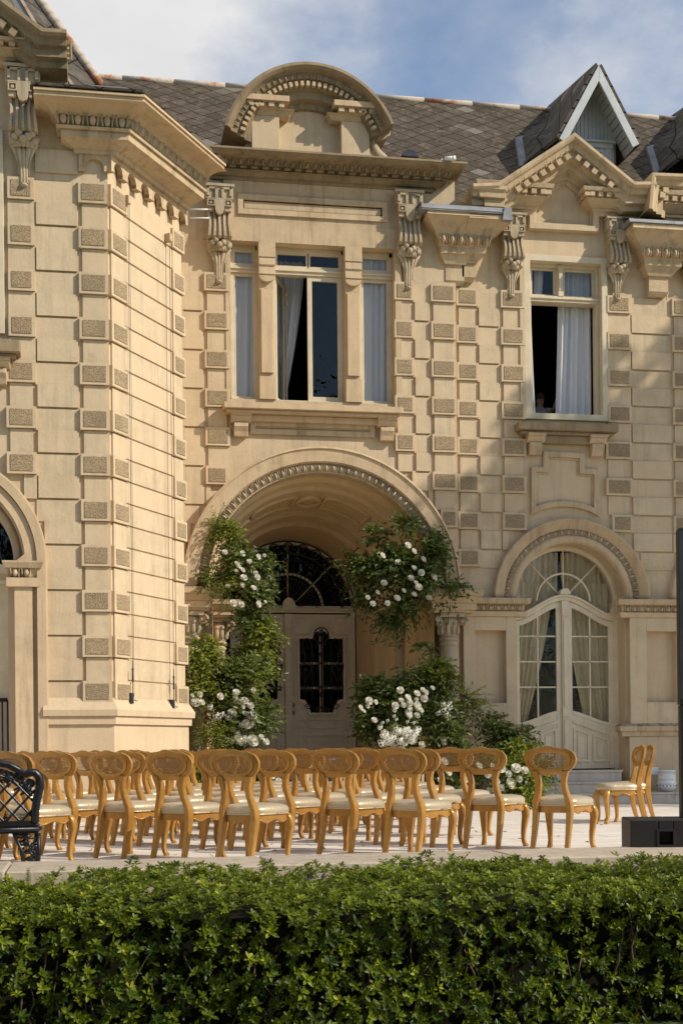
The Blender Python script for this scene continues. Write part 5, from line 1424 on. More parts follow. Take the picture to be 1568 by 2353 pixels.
ORD = ['first', 'second', 'third', 'fourth', 'fifth', 'sixth', 'seventh', 'eighth', 'ninth', 'tenth', 'eleventh', 'twelfth']
lead = {}
for k, row in sorted(by.items()): lead[k] = row
names = []
idx = 0
for k, row in sorted(by.items()):
    row = sorted(row, key=lambda s: s[3])            # nearest first
    for j, s in enumerate(row):
        o = chair if first else copy_tree(chair); first = False
        set_chair(o, s[2]+rc.uniform(-.02,.02), s[3]+rc.uniform(-.02,.02), FACE+rc.uniform(-.05,.05))
        rn = ORD[idx] if True else ''
        pos = 'at the kerb end' if j == 0 else ('at the far end' if j == len(row)-1 else ORD[j]+' from the kerb')
        lab = 'gilt cane back chair %s of the %s diagonal row from the left' % (pos, rn)
        if s is row[0] and abs(s[5]-1258) < 40: lab = 'gilt cane back chair standing clear at the right of the rows, stone steps behind'
        tag(o, lab, 'chair', 'gilt cane back chairs set out in rows on the terrace')
    idx += 1
for u, d, lab in ((1425, 16.9, 'gilt cane back chair turned sideways before the stone steps, the nearer of two'), (1446, 17.3, 'gilt cane back chair turned sideways, half hidden behind its nearer twin by the steps')):
    o = copy_tree(chair); p = ground(u, d); set_chair(o, p.x-.03, p.y, radians(-84)); tag(o, lab, 'chair', 'pair of chairs turned sideways by the steps')

# ------------------------------------------------------------------ cast-iron bench at the left edge
bx = ground(-20, 11.02); bz = radians(5)
bench = empty('garden_bench', (bx.x, bx.y, 0), 0); tag(bench, 'black cast iron lattice-back garden bench cut off by the left edge', 'bench')
fb = Frame(bx.x, bx.y, bz)
def bA(u, v): return fb.p(u, v, 0)
top = [bA(-130, 1765), bA(-60, 1750), bA(-10, 1752), bA(20, 1757), bA(40, 1768), bA(54, 1779), bA(66, 1775), bA(80, 1775), bA(90, 1786), bA(91, 1808), bA(84, 1838), bA(80, 1866), bA(80, 1890)]
m = MB(fb); m.tube([(a, .02, z) for a, z in top], [.022]*6+[.026]*7, 8, sq=(1, 1.3)); 
bt = bA(0, 1890)[1]; m.box(bA(-140, 1890)[0], bA(84, 1890)[0], -.03, .03, bt-.03, bt+.01)
m.build('back_frame', M['black_iron'], bench)
m = MB(fb)
A0, A1 = bA(-140, 1890)[0], bA(82, 1890)[0]; z0 = bt; z1 = bA(0, 1757)[1]
def ztop(a):
    for p, q in zip(top, top[1:]):
        if p[0] <= a <= q[0] and q[0] > p[0]: return p[1]+(q[1]-p[1])*(a-p[0])/(q[0]-p[0])
    return z0
st = .125
for i in range(-12, 22):
    for s in (-1, 1):
        a = A0+i*st; pts = []
        for q in range(0, 30):
            t = q*.017; x = a+s*t*.93 if s > 0 else a+.5-t*.93
            z = z0+t
            if x < A0 or x > A1 or z > ztop(x)-.10: 
                if len(pts) > 1: m.tube([(x_, .0, z_) for x_, z_ in pts], .019, 4, sq=(1.15, .7))
                pts = []; continue
            pts.append((x, z))
        if len(pts) > 1: m.tube([(x_, .0, z_) for x_, z_ in pts], .019, 4, sq=(1.15, .7))
m.build('lattice', M['black_iron'], bench)
m = MB(fb); rr = random.Random(2)
for i in range(26):
    a = A0+(A1-A0)*(i+.5)/26; zt_ = ztop(a)
    c = (a+rr.uniform(-.02,.02), .0, zt_-.055-rr.uniform(0,.05)); m.ball(c, (.028, .012, .022), 7, 5)
    m.tube([(c[0], 0, c[2]), (c[0]+rr.uniform(-.05,.05), .005, c[2]-.05), (c[0]+rr.uniform(-.06,.06), 0, c[2]-.09)], .010, 5)
for a_, z_ in (bA(68, 1800), bA(60, 1812), bA(20, 1790)): m.ball((a_, .0, z_), (.045, .012, .04), 9, 6)
m.tube([(A0+.05, 0, ztop(A0+.06)-.075), ((A0+A1)/2, 0, ztop((A0+A1)/2)-.085), (A1-.06, 0, ztop(A1-.08)-.07)], .012, 5)
m.build('vine_casting', M['black_iron'], bench)
m = MB(fb); sz0, sz1 = bA(0, 1916)[1], bA(0, 1897)[1]
m.box(A0, bA(88, 1900)[0], -.42, .02, sz0, sz1-.0); m.tube([(A0, .02, (sz0+sz1)/2), (bA(88, 1900)[0], .02, (sz0+sz1)/2), (bA(92, 1900)[0], -.05, (sz0+sz1)/2), (bA(92, 1900)[0], -.42, (sz0+sz1)/2)], .022, 8)
m.build('seat', M['black_iron'], bench)
for dy in (0, -.38):
    m = MB(fb); l0, l1 = bA(32, 1920)[0], bA(88, 1920)[0]; f0, f1 = bA(58, 1970)[0], bA(86, 1970)[0]
    for (xt, xb, rr_) in ((l0, f0, .014), (l1, f1, .02), ((l0+l1)/2, (f0+f1)/2+.01, .012)):
        m.tube([(xt, dy, sz0), (xt+(xb-xt)*.7+.008, dy, sz0*.45), (xb, dy, .0)], rr_, 6)
    for i in range(5):
        t = (i+.5)/5; m.tube([(l0+(f0-l0)*t, dy, sz0*(1-t)), (l1+(f1-l1)*(t*.9), dy, sz0*(1-t)-.015)], .010, 5)
        m.ball(((l0+(f0-l0)*t+l1+(f1-l1)*t)/2, dy, sz0*(1-t)), (.035, .012, .022), 8, 5)
    c = ((l1+f1)/2-.03, dy+.005, sz0*.55)
    m.tube([(c[0]+.045*cos(t)*(1-t/16), c[1], c[2]+.06*sin(t)*(1-t/16)) for t in [i*.5 for i in range(24)]], .009, 5)
    m.build('leg', M['black_iron'], bench)

# ------------------------------------------------------------------ loudspeaker on its bass cabinet at the right edge
sp_ = ground(1530, 11.45); fs = Frame(sp_.x, sp_.y, radians(-14))
sa0, sz1 = fs.p(1447, 1885, 0); sz1 = fs.p(1480, 1884, 0)[1]
sub_ = empty('bass_speaker', (sp_.x+.1, sp_.y, 0)); tag(sub_, 'black bass speaker cabinet standing on the terrace beside the hedge', 'speaker')
m = MB(fs); W_ = .62; a0 = sa0; a1 = sa0+W_
hA0, hz1 = fs.p(1512, 1910, 0); hA1, hz0 = fs.p(1546, 1942, 0)
m.box(a0, hA0, -.55, 0, .012, sz1); m.box(hA1, a1, -.55, 0, .012, sz1); m.box(hA0, hA1, -.55, 0, hz1, sz1); m.box(hA0, hA1, -.55, 0, .012, hz0); m.box(hA0, hA1, -.55, -.10, hz0, hz1)
m.build('cabinet', M['black_plastic'], sub_, .008)
m = MB(fs); m.frame(hA0-.015, hA1+.015, hz0-.015, hz1+.015, .018, 0, .008); m.build('handle_recess', M['black_plastic'], sub_, .003)
for x in (a0+.06, a1-.06):
    for o_ in (-.06, -.49): m = MB(fs); m.lathe((x, o_), [(.022, 0), (.025, .013)], 10); m.build('foot', M['black_plastic'], sub_)
ca0 = fs.p(1561, 1500, -.30)[0]; czt = fs.p(1563, 1212, -.3)[1]
col = empty('column_speaker', (sp_.x+.2, sp_.y, sz1)); tag(col, 'tall black column loudspeaker cut off by the right edge, rising from the cabinet', 'speaker')
m = MB(fs); m.box(ca0, ca0+.11, -.42, -.30, sz1, sz1+.95); m.build('pole', M['black_plastic'], col, .006)
m = MB(fs); m.box(ca0-.005, ca0+.115, -.425, -.295, sz1+.952, czt); m.build('cabinet', M['black_plastic'], col, .008)
m = MB(fs); m.box(ca0+.0, ca0+.11, -.297, -.29, sz1+1.0, czt-.03); m.build('grille', M['iron'], col)

# ------------------------------------------------------------------ white lamp on the steps and its socket box
lp = FR.p(1531, 1825, .35); zl = .178
lamp = empty('floodlight', (lp[0], YR-.35, zl)); tag(lamp, 'white perforated drum floodlight standing on the stone plinth by the wall', 'floodlight')
m = MB(); c = (lp[0], -(YR-.35))
m.lathe(c, [(.07, zl), (.12, zl+.02), (.15, zl+.07), (.155, zl+.12)], 24); m.build('base', M['white_metal'], lamp)
m = MB(); m.lathe(c, [(.155, zl+.121), (.162, zl+.125), (.162, zl+.14), (.145, zl+.145), (.145, zl+.20), (.15, zl+.205), (.15, zl+.215), (.145, zl+.22), (.145, zl+.32), (.155, zl+.325), (.15, zl+.345), (.06, zl+.35)], 24); m.build('housing', M['white_metal'], lamp)
m = MB()
for i in range(16): an = 2*pi*i/16; m.ball((c[0]+.151*cos(an), c[1]+.151*sin(an), zl+.095), (.012, .012, .012), 6, 4)
m.build('vent_hole', M['iron'], lamp)
s_ = FR.p(1495, 1772, .0); m = MB(FR); m.box(s_[0]-.07, s_[0]+.07, .082, .14, s_[1]-.06, s_[1]+.07); m.box(s_[0]+.06, s_[0]+.10, .10, .13, s_[1]-.04, s_[1]+.0)
tag(m.build('socket_box', M['white_metal'], None, .006), 'small cream socket box on the wall beside the white floodlight', 'socket box')

# ------------------------------------------------------------------ awning cables on the canted face
for s, (u, vt, vb, lab) in enumerate(((294, 458, 1600, 'thin wire with turnbuckle and pulley box at the left of the canted wall'), (389, 545, 1615, 'thin wire with turnbuckle and pulley box at the right of the canted wall'))):
    a, zt_ = FCH.p(u, vt, .09); zb_ = FCH.Z(u, vb, .09)
    rt = empty('awning_wire', FCH.w(a, .09, zb_)); tag(rt, lab, 'wire', 'wires on the canted wall')
    m = MB(FCH); m.tube([(a, .09, zb_+.2), (a, .09, zt_)], .0035, 5); m.tube([(a-.07*(1 if s == 0 else -1)*-1, .07, zb_), (a-.07*(1 if s == 0 else -1)*-1, .07, zt_)], .0025, 5); m.build('wire', M['iron'], rt)
    m = MB(FCH); m.box(a-.03, a+.04, .02, .12, zt_-.06, zt_+.06); m.build('pulley_box', M['trim'], rt, .01)
    m = MB(FCH); m.box(a-.055, a+.015, .02, .10, zb_-.09, zb_+.05); m.tube([(a, .11, zb_-.04), (a+.05, .13, zb_-.06)], .008, 5); m.build('winch', M['iron'], rt, .008)
    m = MB(FCH); m.tube([(a, .09, zb_+.02), (a, .09, zb_+.22)], .006, 5)
    for o_ in (-.012, .012): m.tube([(a+o_, .09, zb_+.22), (a+o_, .09, zb_+.36)], .006, 5)
    m.tube([(a, .09, zb_+.36), (a, .09, zb_+.48)], .007, 5); m.ball((a, .09, zb_+.21), .016); m.ball((a, .09, zb_+.37), .016); m.build('turnbuckle', M['iron'], rt)

# security camera and flood lamp by the cornice
cpt = FC.p(1036, 366, .5); m = MB(FC); m.tube([(cpt[0]-.10, .5, cpt[1]+.012), (cpt[0]+.02, .56, cpt[1])], .032, 12); m.tube([(cpt[0]+.02, .56, cpt[1]), (cpt[0]+.04, .575, cpt[1]-.003)], .037, 12); m.tube([(cpt[0]-.14, .5, cpt[1]), (cpt[0]-.2, .4, cpt[1]-.07)], .015, 6)
tag(m.build('security_camera', M['white_metal']), 'small white bullet camera at the right end of the dark cornice', 'camera')
cpt = FC.p(940, 356, .3); m = MB(FC); m.prism([(cpt[0]+.12*cos(pi*i/10), cpt[1]-.02+.09*sin(pi*i/10)) for i in range(11)], .22, .36); m.box(cpt[0]-.13, cpt[0]+.13, .2, .38, cpt[1]-.05, cpt[1]-.01)
tag(m.build('lamp', M['iron'], None, .004), 'dark half-round lamp on the ledge right of the attic scroll', 'lamp')
for q, (u, v) in enumerate(((471, 480), (474, 500))):
    p = FC.p(u, v, .3); m = MB(FC); m.tube([(p[0]-.25, .25, p[1]+.005), (p[0]+.04, .3, p[1])], .012, 8)
    tag(m.build('tube_lamp', M['white_metal']), ('upper' if q == 0 else 'lower')+' white tube lamp tucked beneath the canted cornice', 'lamp', 'tube lamps under the canted cornice')

# ------------------------------------------------------------------ carved table behind the chairs
tb = empty('console_table', (2.9, 19.9, 0)); tag(tb, 'carved cream table hidden behind the chairs before the doors', 'table')
TA, TB, TY = at(690, 1720, 20).x, at(962, 1720, 20).x, 20.0
ZT = .90
m = MB(); m.box(TA-.08, TB+.08, -TY-.32, -TY+.32, ZT-.035, ZT); m.box(TA, TB, -TY-.26, -TY+.26, ZT-.14, ZT-.035); m.build('table_top', M['marble'], tb, .008)
for u in (698, 773, 870, 950):
    x = at(u, 1780, 20).x
    m = MB(); m.lathe((x, -TY+.18), [(.055, 0), (.075, .03), (.05, .08), (.06, .16), (.085, .30), (.07, .44), (.095, .56), (.11, .66), (.08, .72), (.10, ZT-.14)], 14)
    for i in range(8): an = 2*pi*i/8; m.tube([(x+.07*cos(an), -TY+.18+.07*sin(an), .1), (x+.085*cos(an), -TY+.18+.085*sin(an), .32), (x+.10*cos(an), -TY+.18+.10*sin(an), .62)], .018, 5)
    m.build('leg', M['carved'], tb)

# ------------------------------------------------------------------ foliage helpers
def leaf_mesh(name, P, D, Nrm, L, Wd, m, parent=None, big=True, rnd=None):
    """many leaves as one mesh: base P, axis D, face normal Nrm"""
    D = D/np.linalg.norm(D, axis=1, keepdims=True)
    S = np.cross(D, Nrm); S /= np.linalg.norm(S, axis=1, keepdims=True)+1e-9
    N2 = np.cross(S, D)
    if big:
        T = np.array([(0,0,0),(-.36,.32,.05),(.36,.32,.05),(-.5,.66,.02),(.5,.66,.02),(0,1.0,-.14),(0,.33,-.06),(0,.68,-.09)])
        F = [(0,2,6),(0,6,1),(6,2,4,7),(1,6,7,3),(7,4,5),(3,7,5)]
    else:
        T = np.array([(0,0,0),(-.5,.5,.06),(.5,.5,.06),(0,1,-.12)]); F = [(0,2,3),(0,3,1)]
    n = len(P); k = len(T)
    V = (P[:,None,:] + S[:,None,:]*(T[None,:,0:1]*Wd[:,None,None]) + D[:,None,:]*(T[None,:,1:2]*L[:,None,None]) + N2[:,None,:]*(T[None,:,2:3]*L[:,None,None])).reshape(-1,3)
    lt = np.array([len(f) for f in F]); base = np.concatenate([np.array(f) for f in F])
    loops = (base[None,:]+(np.arange(n)*k)[:,None]).reshape(-1)
    tot = np.tile(lt, n); st = np.concatenate([[0], np.cumsum(tot)[:-1]])
    me = bpy.data.meshes.new(name); me.vertices.add(len(V)); me.vertices.foreach_set('co', V.astype(np.float32).ravel())
    me.loops.add(len(loops)); me.loops.foreach_set('vertex_index', loops.astype(np.int32))
    me.polygons.add(len(tot)); me.polygons.foreach_set('loop_start', st.astype(np.int32)); me.polygons.foreach_set('loop_total', tot.astype(np.int32))
    me.polygons.foreach_set('use_smooth', np.ones(len(tot), dtype=bool))
    me.update(calc_edges=True); me.validate()
    at_ = me.attributes.new('rnd', 'FLOAT', 'POINT'); rv = rng.random(n) if rnd is None else rnd
    at_.data.foreach_set('value', np.repeat(rv, k).astype(np.float32))
    me.materials.append(m)
    o = bpy.data.objects.new(name, me); C.objects.link(o)
    if parent is not None: own(o, parent)
    return o
def unit(a): return a/(np.linalg.norm(a, axis=-1, keepdims=True)+1e-9)
def sprigs(c, rad, n, length, leaves, L, W, droop=.35, up=.25, shell=.55):
    """leafy twigs springing out of an ellipsoid; returns leaf arrays and stem polylines"""
    d = unit(rng.normal(size=(n,3))); d[:,1] -= .35; d[:,2] += up; d = unit(d)
    base = np.array(c)+d*np.array(rad)*(shell*rng.random((n,1))**.6)
    ln = length*(.5+rng.random((n,1)))
    side = unit(np.cross(d, np.array([0,0,1.])+rng.normal(size=(n,3))*.3))
    Ps, Ds, Ns = [], [], []; stems = []
    for q in range(leaves):
        t = (q+.6)/leaves
        p = base+d*ln*t+np.array([0,0,-1.])*ln*droop*t*t
        tan = unit(d+np.array([0,0,-1.])*2*droop*t)
        s = side*(1 if q % 2 else -1)
        ax = unit(tan*.6+s*.8+rng.normal(size=(n,3))*.28)
        Ps.append(p); Ds.append(ax); Ns.append(unit(np.array([0,-.35,.8])+rng.normal(size=(n,3))*.55))
    P, D, N = np.concatenate(Ps), np.concatenate(Ds), np.concatenate(Ns)
    Ls = L*(.6+.7*rng.random(len(P))); Ws = W*(.7+.6*rng.random(len(P)))
    return P, D, N, Ls, Ws, (base, d, ln, droop)
def join(parts): return [np.concatenate([p[i] for p in parts]) for i in range(5)]
def stems_mesh(parent, groups, r=.0035, frac=.35):
    m = MB()
    for base, d, ln, dr in groups:
        for i in range(0, len(base), max(1, int(1/frac))):
            pts = [base[i]+d[i]*ln[i]*t+np.array([0,0,-1.])*ln[i]*dr*t*t for t in (0, .35, .7, 1)]
            m.tube([(p[0], -p[1], p[2]) for p in pts], [r*1.4, r*1.2, r, r*.6], 4, caps=False)
    return m.build('stems', M['bark'], parent, recalc=False)

# rose: cupped petals in spirals
def rose_mesh():
    m = MB(); rr = random.Random(9)
    for ringi, (n, r0, tilt, h) in enumerate(((3, .25, .15, .95), (5, .48, .40, .85), (6, .74, .75, .62), (7, .95, 1.15, .36))):
        for i in range(n):
            a = 2*pi*(i+.37*ringi)/n+rr.uniform(-.15,.15); w = 1.25*2*pi/n/2
            pts = []; K = 4
            for v in range(K):
                t = v/(K-1)
                for u in range(-2, 3):
                    f = u/2; an = a+f*w*(1.0-.12*t*t)
                    rad = r0*(.35+.65*sin(min(1, t*1.15)*pi/2))+ (tilt*.14)*t*t*(1-.4*f*f); z = -.55+(h+.55)*t*(1-.16*f*f)-tilt*.16*t*t*t
                    rad *= 1+.04*rr.random()
                    pts.append((rad*cos(an), rad*sin(an), z))
            m.add(pts, [(v*5+u, v*5+u+1, (v+1)*5+u+1, (v+1)*5+u) for v in range(K-1) for u in range(4)], 0, True)
    m.ball((0,0,.25), (.28,.28,.55), 8, 6)
    o = m.build('rose', M['petal'], None, recalc=False); me = o.data; bpy.data.objects.remove(o); return me
ROSE = rose_mesh()
def blossom_mesh():
    m = MB(); rr = random.Random(4)
    for b in range(42):
        d = Vector((rr.gauss(0,1), rr.gauss(0,1), rr.gauss(.3,1))).normalized(); c = d*rr.uniform(.75,1.0)
        x = d.orthogonal().normalized(); y = d.cross(x); a0 = rr.uniform(0,6)
        for q in range(4):
            a = a0+q*pi/2; e = x*cos(a)+y*sin(a); f = x*cos(a+pi/2)+y*sin(a+pi/2); s = .22
            P = [c, c+e*s*.55+f*s*.4+d*.05, c+e*s*1.05+d*.02, c+e*s*.55-f*s*.4+d*.05]
            m.add([tuple(p) for p in P], [(0,1,2,3)], 0, True)
    o = m.build('cluster', M['petal'], None, recalc=False); me = o.data; bpy.data.objects.remove(o); return me
CLUSTER = blossom_mesh()
def bloom(name, me, parent, p, r):
    o = bpy.data.objects.new(name, me); C.objects.link(o)
    rr = random.Random(int((p[0]*31+p[2]*77)*1000) & 0xffff)
    q = Vector((rr.uniform(-.5,.5)+.25, -1, rr.uniform(.1,.7))).to_track_quat('Z', 'Y')
    o.matrix_world = Matrix.LocRotScale(Vector(p), q, Vector((r, r, r*.9)))
    mw = o.matrix_world.copy(); o.parent = parent; o.matrix_parent_inverse = world_of(parent).inverted(); o.location, o.rotation_euler, o.scale = mw.to_translation(), mw.to_euler(), mw.to_scale()
    return o
def arrangement(name, label, blobs, roses, Yf, mts=('garland_leaf',), cl=(), loc=None, cat='flower arrangement'):
    c0 = at(blobs[0][0], blobs[0][1], blobs[0][4])
    root = empty(name, loc or (c0.x, c0.y, c0.z)); tag(root, label, cat, 'white rose and greenery arrangements around the entrance')
    sets = {}; sg = []
    for b in blobs:
        u, v, ru, rv, Y, n, kind = b
        c = at(u, v, Y); sc = (c-Vector((0,0,HC))).length/FPX
        rad = (ru*sc*.82, min(.40, (ru+rv)*.5*sc*.6), rv*sc*.82)
        Lf, Wf, ln, nl = {'g': (.09,.036,.23,7), 'b': (.085,.036,.25,8), 'd': (.10,.048,.22,6), 'f': (.055,.021,.28,10), 'w': (.13,.026,.28,7)}[kind]
        s_ = sprigs(c, rad, n, ln, nl, Lf, Wf, .45 if kind in 'bw' else .3, .15 if kind != 'w' else -.6)
        sets.setdefault('bright_leaf' if kind in 'bf' else 'garland_leaf', []).append(s_); sg.append(s_[5])
    for k, ps in sets.items():
        P, D, N, L, W = join(ps); leaf_mesh('foliage', P, D, N, L, W, M[k], root, big=False)
    stems_mesh(root, sg)
    for u, v, r in roses:
        p = at(u, v, Yf(u, v) if callable(Yf) else Yf); bloom('rose', ROSE, root, p, r*.82)
    for u, v, r in cl:
        p = at(u, v, Yf(u, v) if callable(Yf) else Yf); bloom('blossom_cluster', CLUSTER, root, p, r*.95)
    return root
Yp = YC
# zoom-to-picture converters for rose positions read off enlarged views
def zA(x, y): return ((620+x/4.356)/1.488, (1740+y/4.356)/1.488)
def zB(x, y): return ((620+x/4.356)/1.488, (2120+y/4.356)/1.488)
def zC(x, y): return ((1150+x/3.136)/1.488, (1730+y/3.136)/1.488)
def zD(x, y): return ((1180+x/3.136)/1.488, (2160+y/3.136)/1.488)
RA = [(*zA(x,y), r) for x,y,r in ((648,640,.05),(910,660,.052),(1145,710,.05),(1010,780,.05),(830,810,.05),(850,850,.045),(815,920,.04),(910,905,.05),(930,1020,.065),(1130,1015,.055),(1105,950,.04),(905,1130,.045),(1075,1170,.05),(775,1400,.065),(895,1420,.055),(1150,1415,.06),(690,1145,.045),(1235,690,.03),(1250,1380,.03))]
arrangement('garland', 'tall garland of greenery and white roses climbing the left side of the entrance arch',
    [(545, 1290, 62, 62, Yp-.25, 150, 'g'), (515, 1335, 45, 40, Yp-.3, 110, 'f'), (520, 1225, 38, 32, Yp-.2, 90, 'b'), (590, 1370, 40, 60, Yp-.1, 120, 'g'), (570, 1430, 40, 35, Yp-.1, 90, 'g'), (480, 1335, 18, 22, Yp-.3, 30, 'g'), (495, 1205, 30, 18, Yp-.25, 24, 'f'), (605, 1300, 30, 30, Yp, 60, 'g'), (600, 1450, 40, 36, Yp-.1, 110, 'b'), (595, 1505, 38, 34, Yp-.1, 90, 'b'), (555, 1500, 22, 36, Yp-.15, 50, 'w')],
    RA, Yp-.55)
RB = [(*zB(x,y), r) for x,y,r in ((210,1225,.08),(305,1225,.055),(275,1105,.05),(580,1135,.06),(815,1075,.065),(800,1165,.05),(865,1215,.05),(940,1200,.07),(1030,1270,.065),(755,1380,.08),(700,1450,.055),(945,1390,.05),(915,1285,.045),(970,1550,.085),(905,1565,.05),(865,1790,.10),(930,1760,.06),(1065,1795,.10),(960,1825,.06),(1190,1740,.05),(1260,1810,.06),(755,1805,.05),(680,1780,.05),(805,1220,.035),(165,1120,.035),(1075,1050,.05))]
CB = [(*zB(x,y), r) for x,y,r in ((1040,1400,.085),(1080,1470,.06),(430,1290,.05),(530,1430,.07),(830,1690,.05),(610,1400,.05),(1050,1540,.05))]
arrangement('flower_bush', 'broad bush of greenery and white roses at the foot of the left arch column',
    [(530, 1560, 70, 60, Yp-.7, 190, 'g'), (465, 1520, 48, 40, Yp-.8, 120, 'b'), (455, 1580, 34, 36, Yp-.85, 90, 'b'), (585, 1540, 48, 44, Yp-.6, 130, 'g'), (550, 1630, 85, 50, Yp-.9, 240, 'g'), (500, 1690, 78, 40, Yp-1.0, 190, 'f'), (600, 1650, 40, 55, Yp-.8, 120, 'g'), (470, 1490, 40, 22, Yp-.7, 60, 'b'), (580, 1560, 20, 34, Yp-.9, 50, 'f'), (530, 1590, 70, 60, Yp-.5, 110, 'd'), (540, 1750, 110, 50, Yp-1.0, 200, 'g')],
    RB, Yp-1.15, cl=CB)
RC_ = [(*zC(x,y), r) for x,y,r in ((765,418,.06),(832,482,.055),(930,568,.055),(495,528,.055),(660,600,.055),(832,662,.052),(908,712,.062),(798,770,.06),(1045,760,.068),(508,822,.06),(880,868,.072),(650,985,.062),(990,980,.055),(388,1045,.055),(335,978,.045),(440,925,.045),(830,945,.05),(545,1040,.05),(720,905,.045),(850,820,.045))]
arrangement('garland', 'dark garland of greenery and white roses hung at the right side of the entrance arch',
    [(905, 1300, 75, 62, Yp-.25, 300, 'd'), (850, 1310, 50, 45, Yp-.1, 170, 'd'), (960, 1330, 62, 50, Yp-.35, 200, 'g'), (1000, 1260, 34, 44, Yp-.4, 110, 'd'), (925, 1390, 56, 28, Yp-.2, 130, 'g'), (895, 1412, 30, 20, Yp-.15, 40, 'w'), (860, 1230, 26, 22, Yp-.1, 34, 'd'), (935, 1205, 38, 24, Yp-.3, 50, 'g'), (815, 1310, 22, 18, Yp, 40, 'f'), (1040, 1350, 28, 8, Yp-.5, 30, 'd'), (1035, 1385, 12, 16, Yp-.55, 8, 'd'), (840, 1375, 24, 26, Yp-.05, 50, 'd'), (800, 1290, 18, 14, Yp, 24, 'd')],
    RC_, Yp-.62)
RD = [(*zD(x,y), r) for x,y,r in ((588,625,.065),(672,705,.065),(688,765,.065),(622,785,.055),(535,790,.065),(770,795,.085),(690,825,.065),(678,880,.085),(768,892,.055),(845,715,.065),(770,660,.06),(865,650,.05),(810,840,.05),(935,602,.045),(255,740,.07),(325,752,.045),(310,945,.055),(240,795,.04),(165,812,.05),(830,620,.045),(525,840,.04),(1050,1165,.085),(760,725,.04),(600,735,.05),(200,850,.035),(820,1210,.06))]
CD = [(*zD(x,y), r) for x,y,r in ((1040,770,.05),(1085,790,.05),(1120,810,.05),(1055,835,.05),(1000,870,.05),(1085,890,.06),(1120,760,.035))]
arrangement('flower_bush', 'broad dark bush of greenery and white roses at the foot of the right arch column',
    [(900, 1608, 64, 60, Yp-.5, 300, 'd'), (855, 1590, 42, 42, Yp-.3, 170, 'd'), (990, 1562, 58, 40, Yp-.5, 230, 'g'), (1000, 1540, 40, 26, Yp-.6, 70, 'b'), (1025, 1570, 18, 22, Yp-.7, 40, 'f'), (940, 1640, 75, 50, Yp-.8, 190, 'g'), (850, 1660, 38, 55, Yp-.5, 120, 'd'), (1010, 1640, 55, 45, Yp-.9, 150, 'g'), (1075, 1610, 36, 40, Yp-.8, 70, 'f'), (1090, 1640, 30, 30, Yp-.8, 40, 'f'), (1030, 1690, 60, 36, Yp-1.0, 130, 'g'), (985, 1490, 40, 16, Yp-.4, 16, 'd'), (930, 1545, 16, 26, Yp-.5, 40, 'w'), (920, 1740, 110, 50, Yp-.7, 160, 'g')],
    RD, Yp-1.15, cl=CD)
RE = [(u, v, r) for u, v, r in ((1150,1765,.085),(1168,1778,.06),(1185,1765,.09),(1172,1800,.10),(1192,1790,.06),(1205,1770,.07),(1140,1795,.06),(1120,1780,.06),(1020,1750,.07),(1030,1775,.06),(1100,1760,.07),(1130,1760,.05),(1150,1810,.06),(1210,1800,.05),(1012,1792,.06),(1070,1790,.06))]
arrangement('flower_bush', 'low bush of greenery and white roses spreading along the foot of the garden steps',
    [(1155, 1700, 50, 40, Yp-.9, 140, 'd'), (1190, 1735, 50, 44, Yp-1.2, 150, 'b'), (1160, 1770, 70, 48, Yp-1.4, 220, 'f'), (1090, 1760, 70, 50, Yp-1.3, 170, 'g'), (1215, 1800, 36, 34, Yp-1.6, 80, 'b'), (1240, 1775, 24, 22, Yp-1.3, 36, 'd'), (1200, 1690, 28, 16, Yp-1.0, 30, 'g'), (1030, 1780, 60, 50, Yp-1.3, 120, 'g'), (1130, 1660, 28, 20, Yp-.9, 30, 'd'), (1185, 1830, 60, 26, Yp-1.6, 100, 'b')],
    RE, Yp-1.75)
# low flowers behind the chairs at the left
RF = [(u, v, r) for u, v, r in ((505,1772,.07),(520,1790,.06),(540,1785,.07),(560,1795,.06),(610,1790,.075),(625,1782,.06),(600,1775,.05),(470,1790,.05),(640,1795,.06),(580,1780,.06))]
arrangement('flower_bush', 'low bed of greenery and white roses behind the chairs, left of the doors',
    [(530, 1790, 70, 44, Yp-1.5, 170, 'g'), (610, 1790, 50, 40, Yp-1.5, 130, 'g'), (470, 1780, 40, 44, Yp-1.4, 90, 'b')], RF, Yp-1.85)
# bouquet on the table
bq = at(915, 1690, 19.9); root = empty('bouquet', (bq.x, bq.y, ZT)); tag(root, 'full bouquet of white blossoms on the table right of the doors', 'bouquet')
m = MB(); c = (bq.x, -bq.y); m.lathe(c, [(.07, ZT), (.11, ZT+.03), (.13, ZT+.09), (.10, ZT+.13)], 16); m.build('bowl', M['white_metal'], root)
P, D, N, L, W, sg = sprigs((bq.x, bq.y, ZT+.16), (.26,.15,.10), 60, .22, 6, .07, .03, .2, .5); leaf_mesh('foliage', P, D, N, L, W, M['garland_leaf'], root, big=False)
rr = random.Random(8)
for i in range(62):
    u, v = 915+rr.gauss(0, 24), 1690+rr.gauss(0, 11)
    if abs(u-915) > 52 or abs(v-1688) > 24: continue
    bloom('blossom_cluster', CLUSTER, root, at(u, v, 19.75-.12*rr.random()), rr.uniform(.035, .065))
for u, v in ((878,1660),(872,1672),(958,1672),(950,1660),(905,1645),(910,1652),(890,1655),(935,1658)): bloom('blossom_cluster', CLUSTER, root, at(u, v, 19.8), .028)

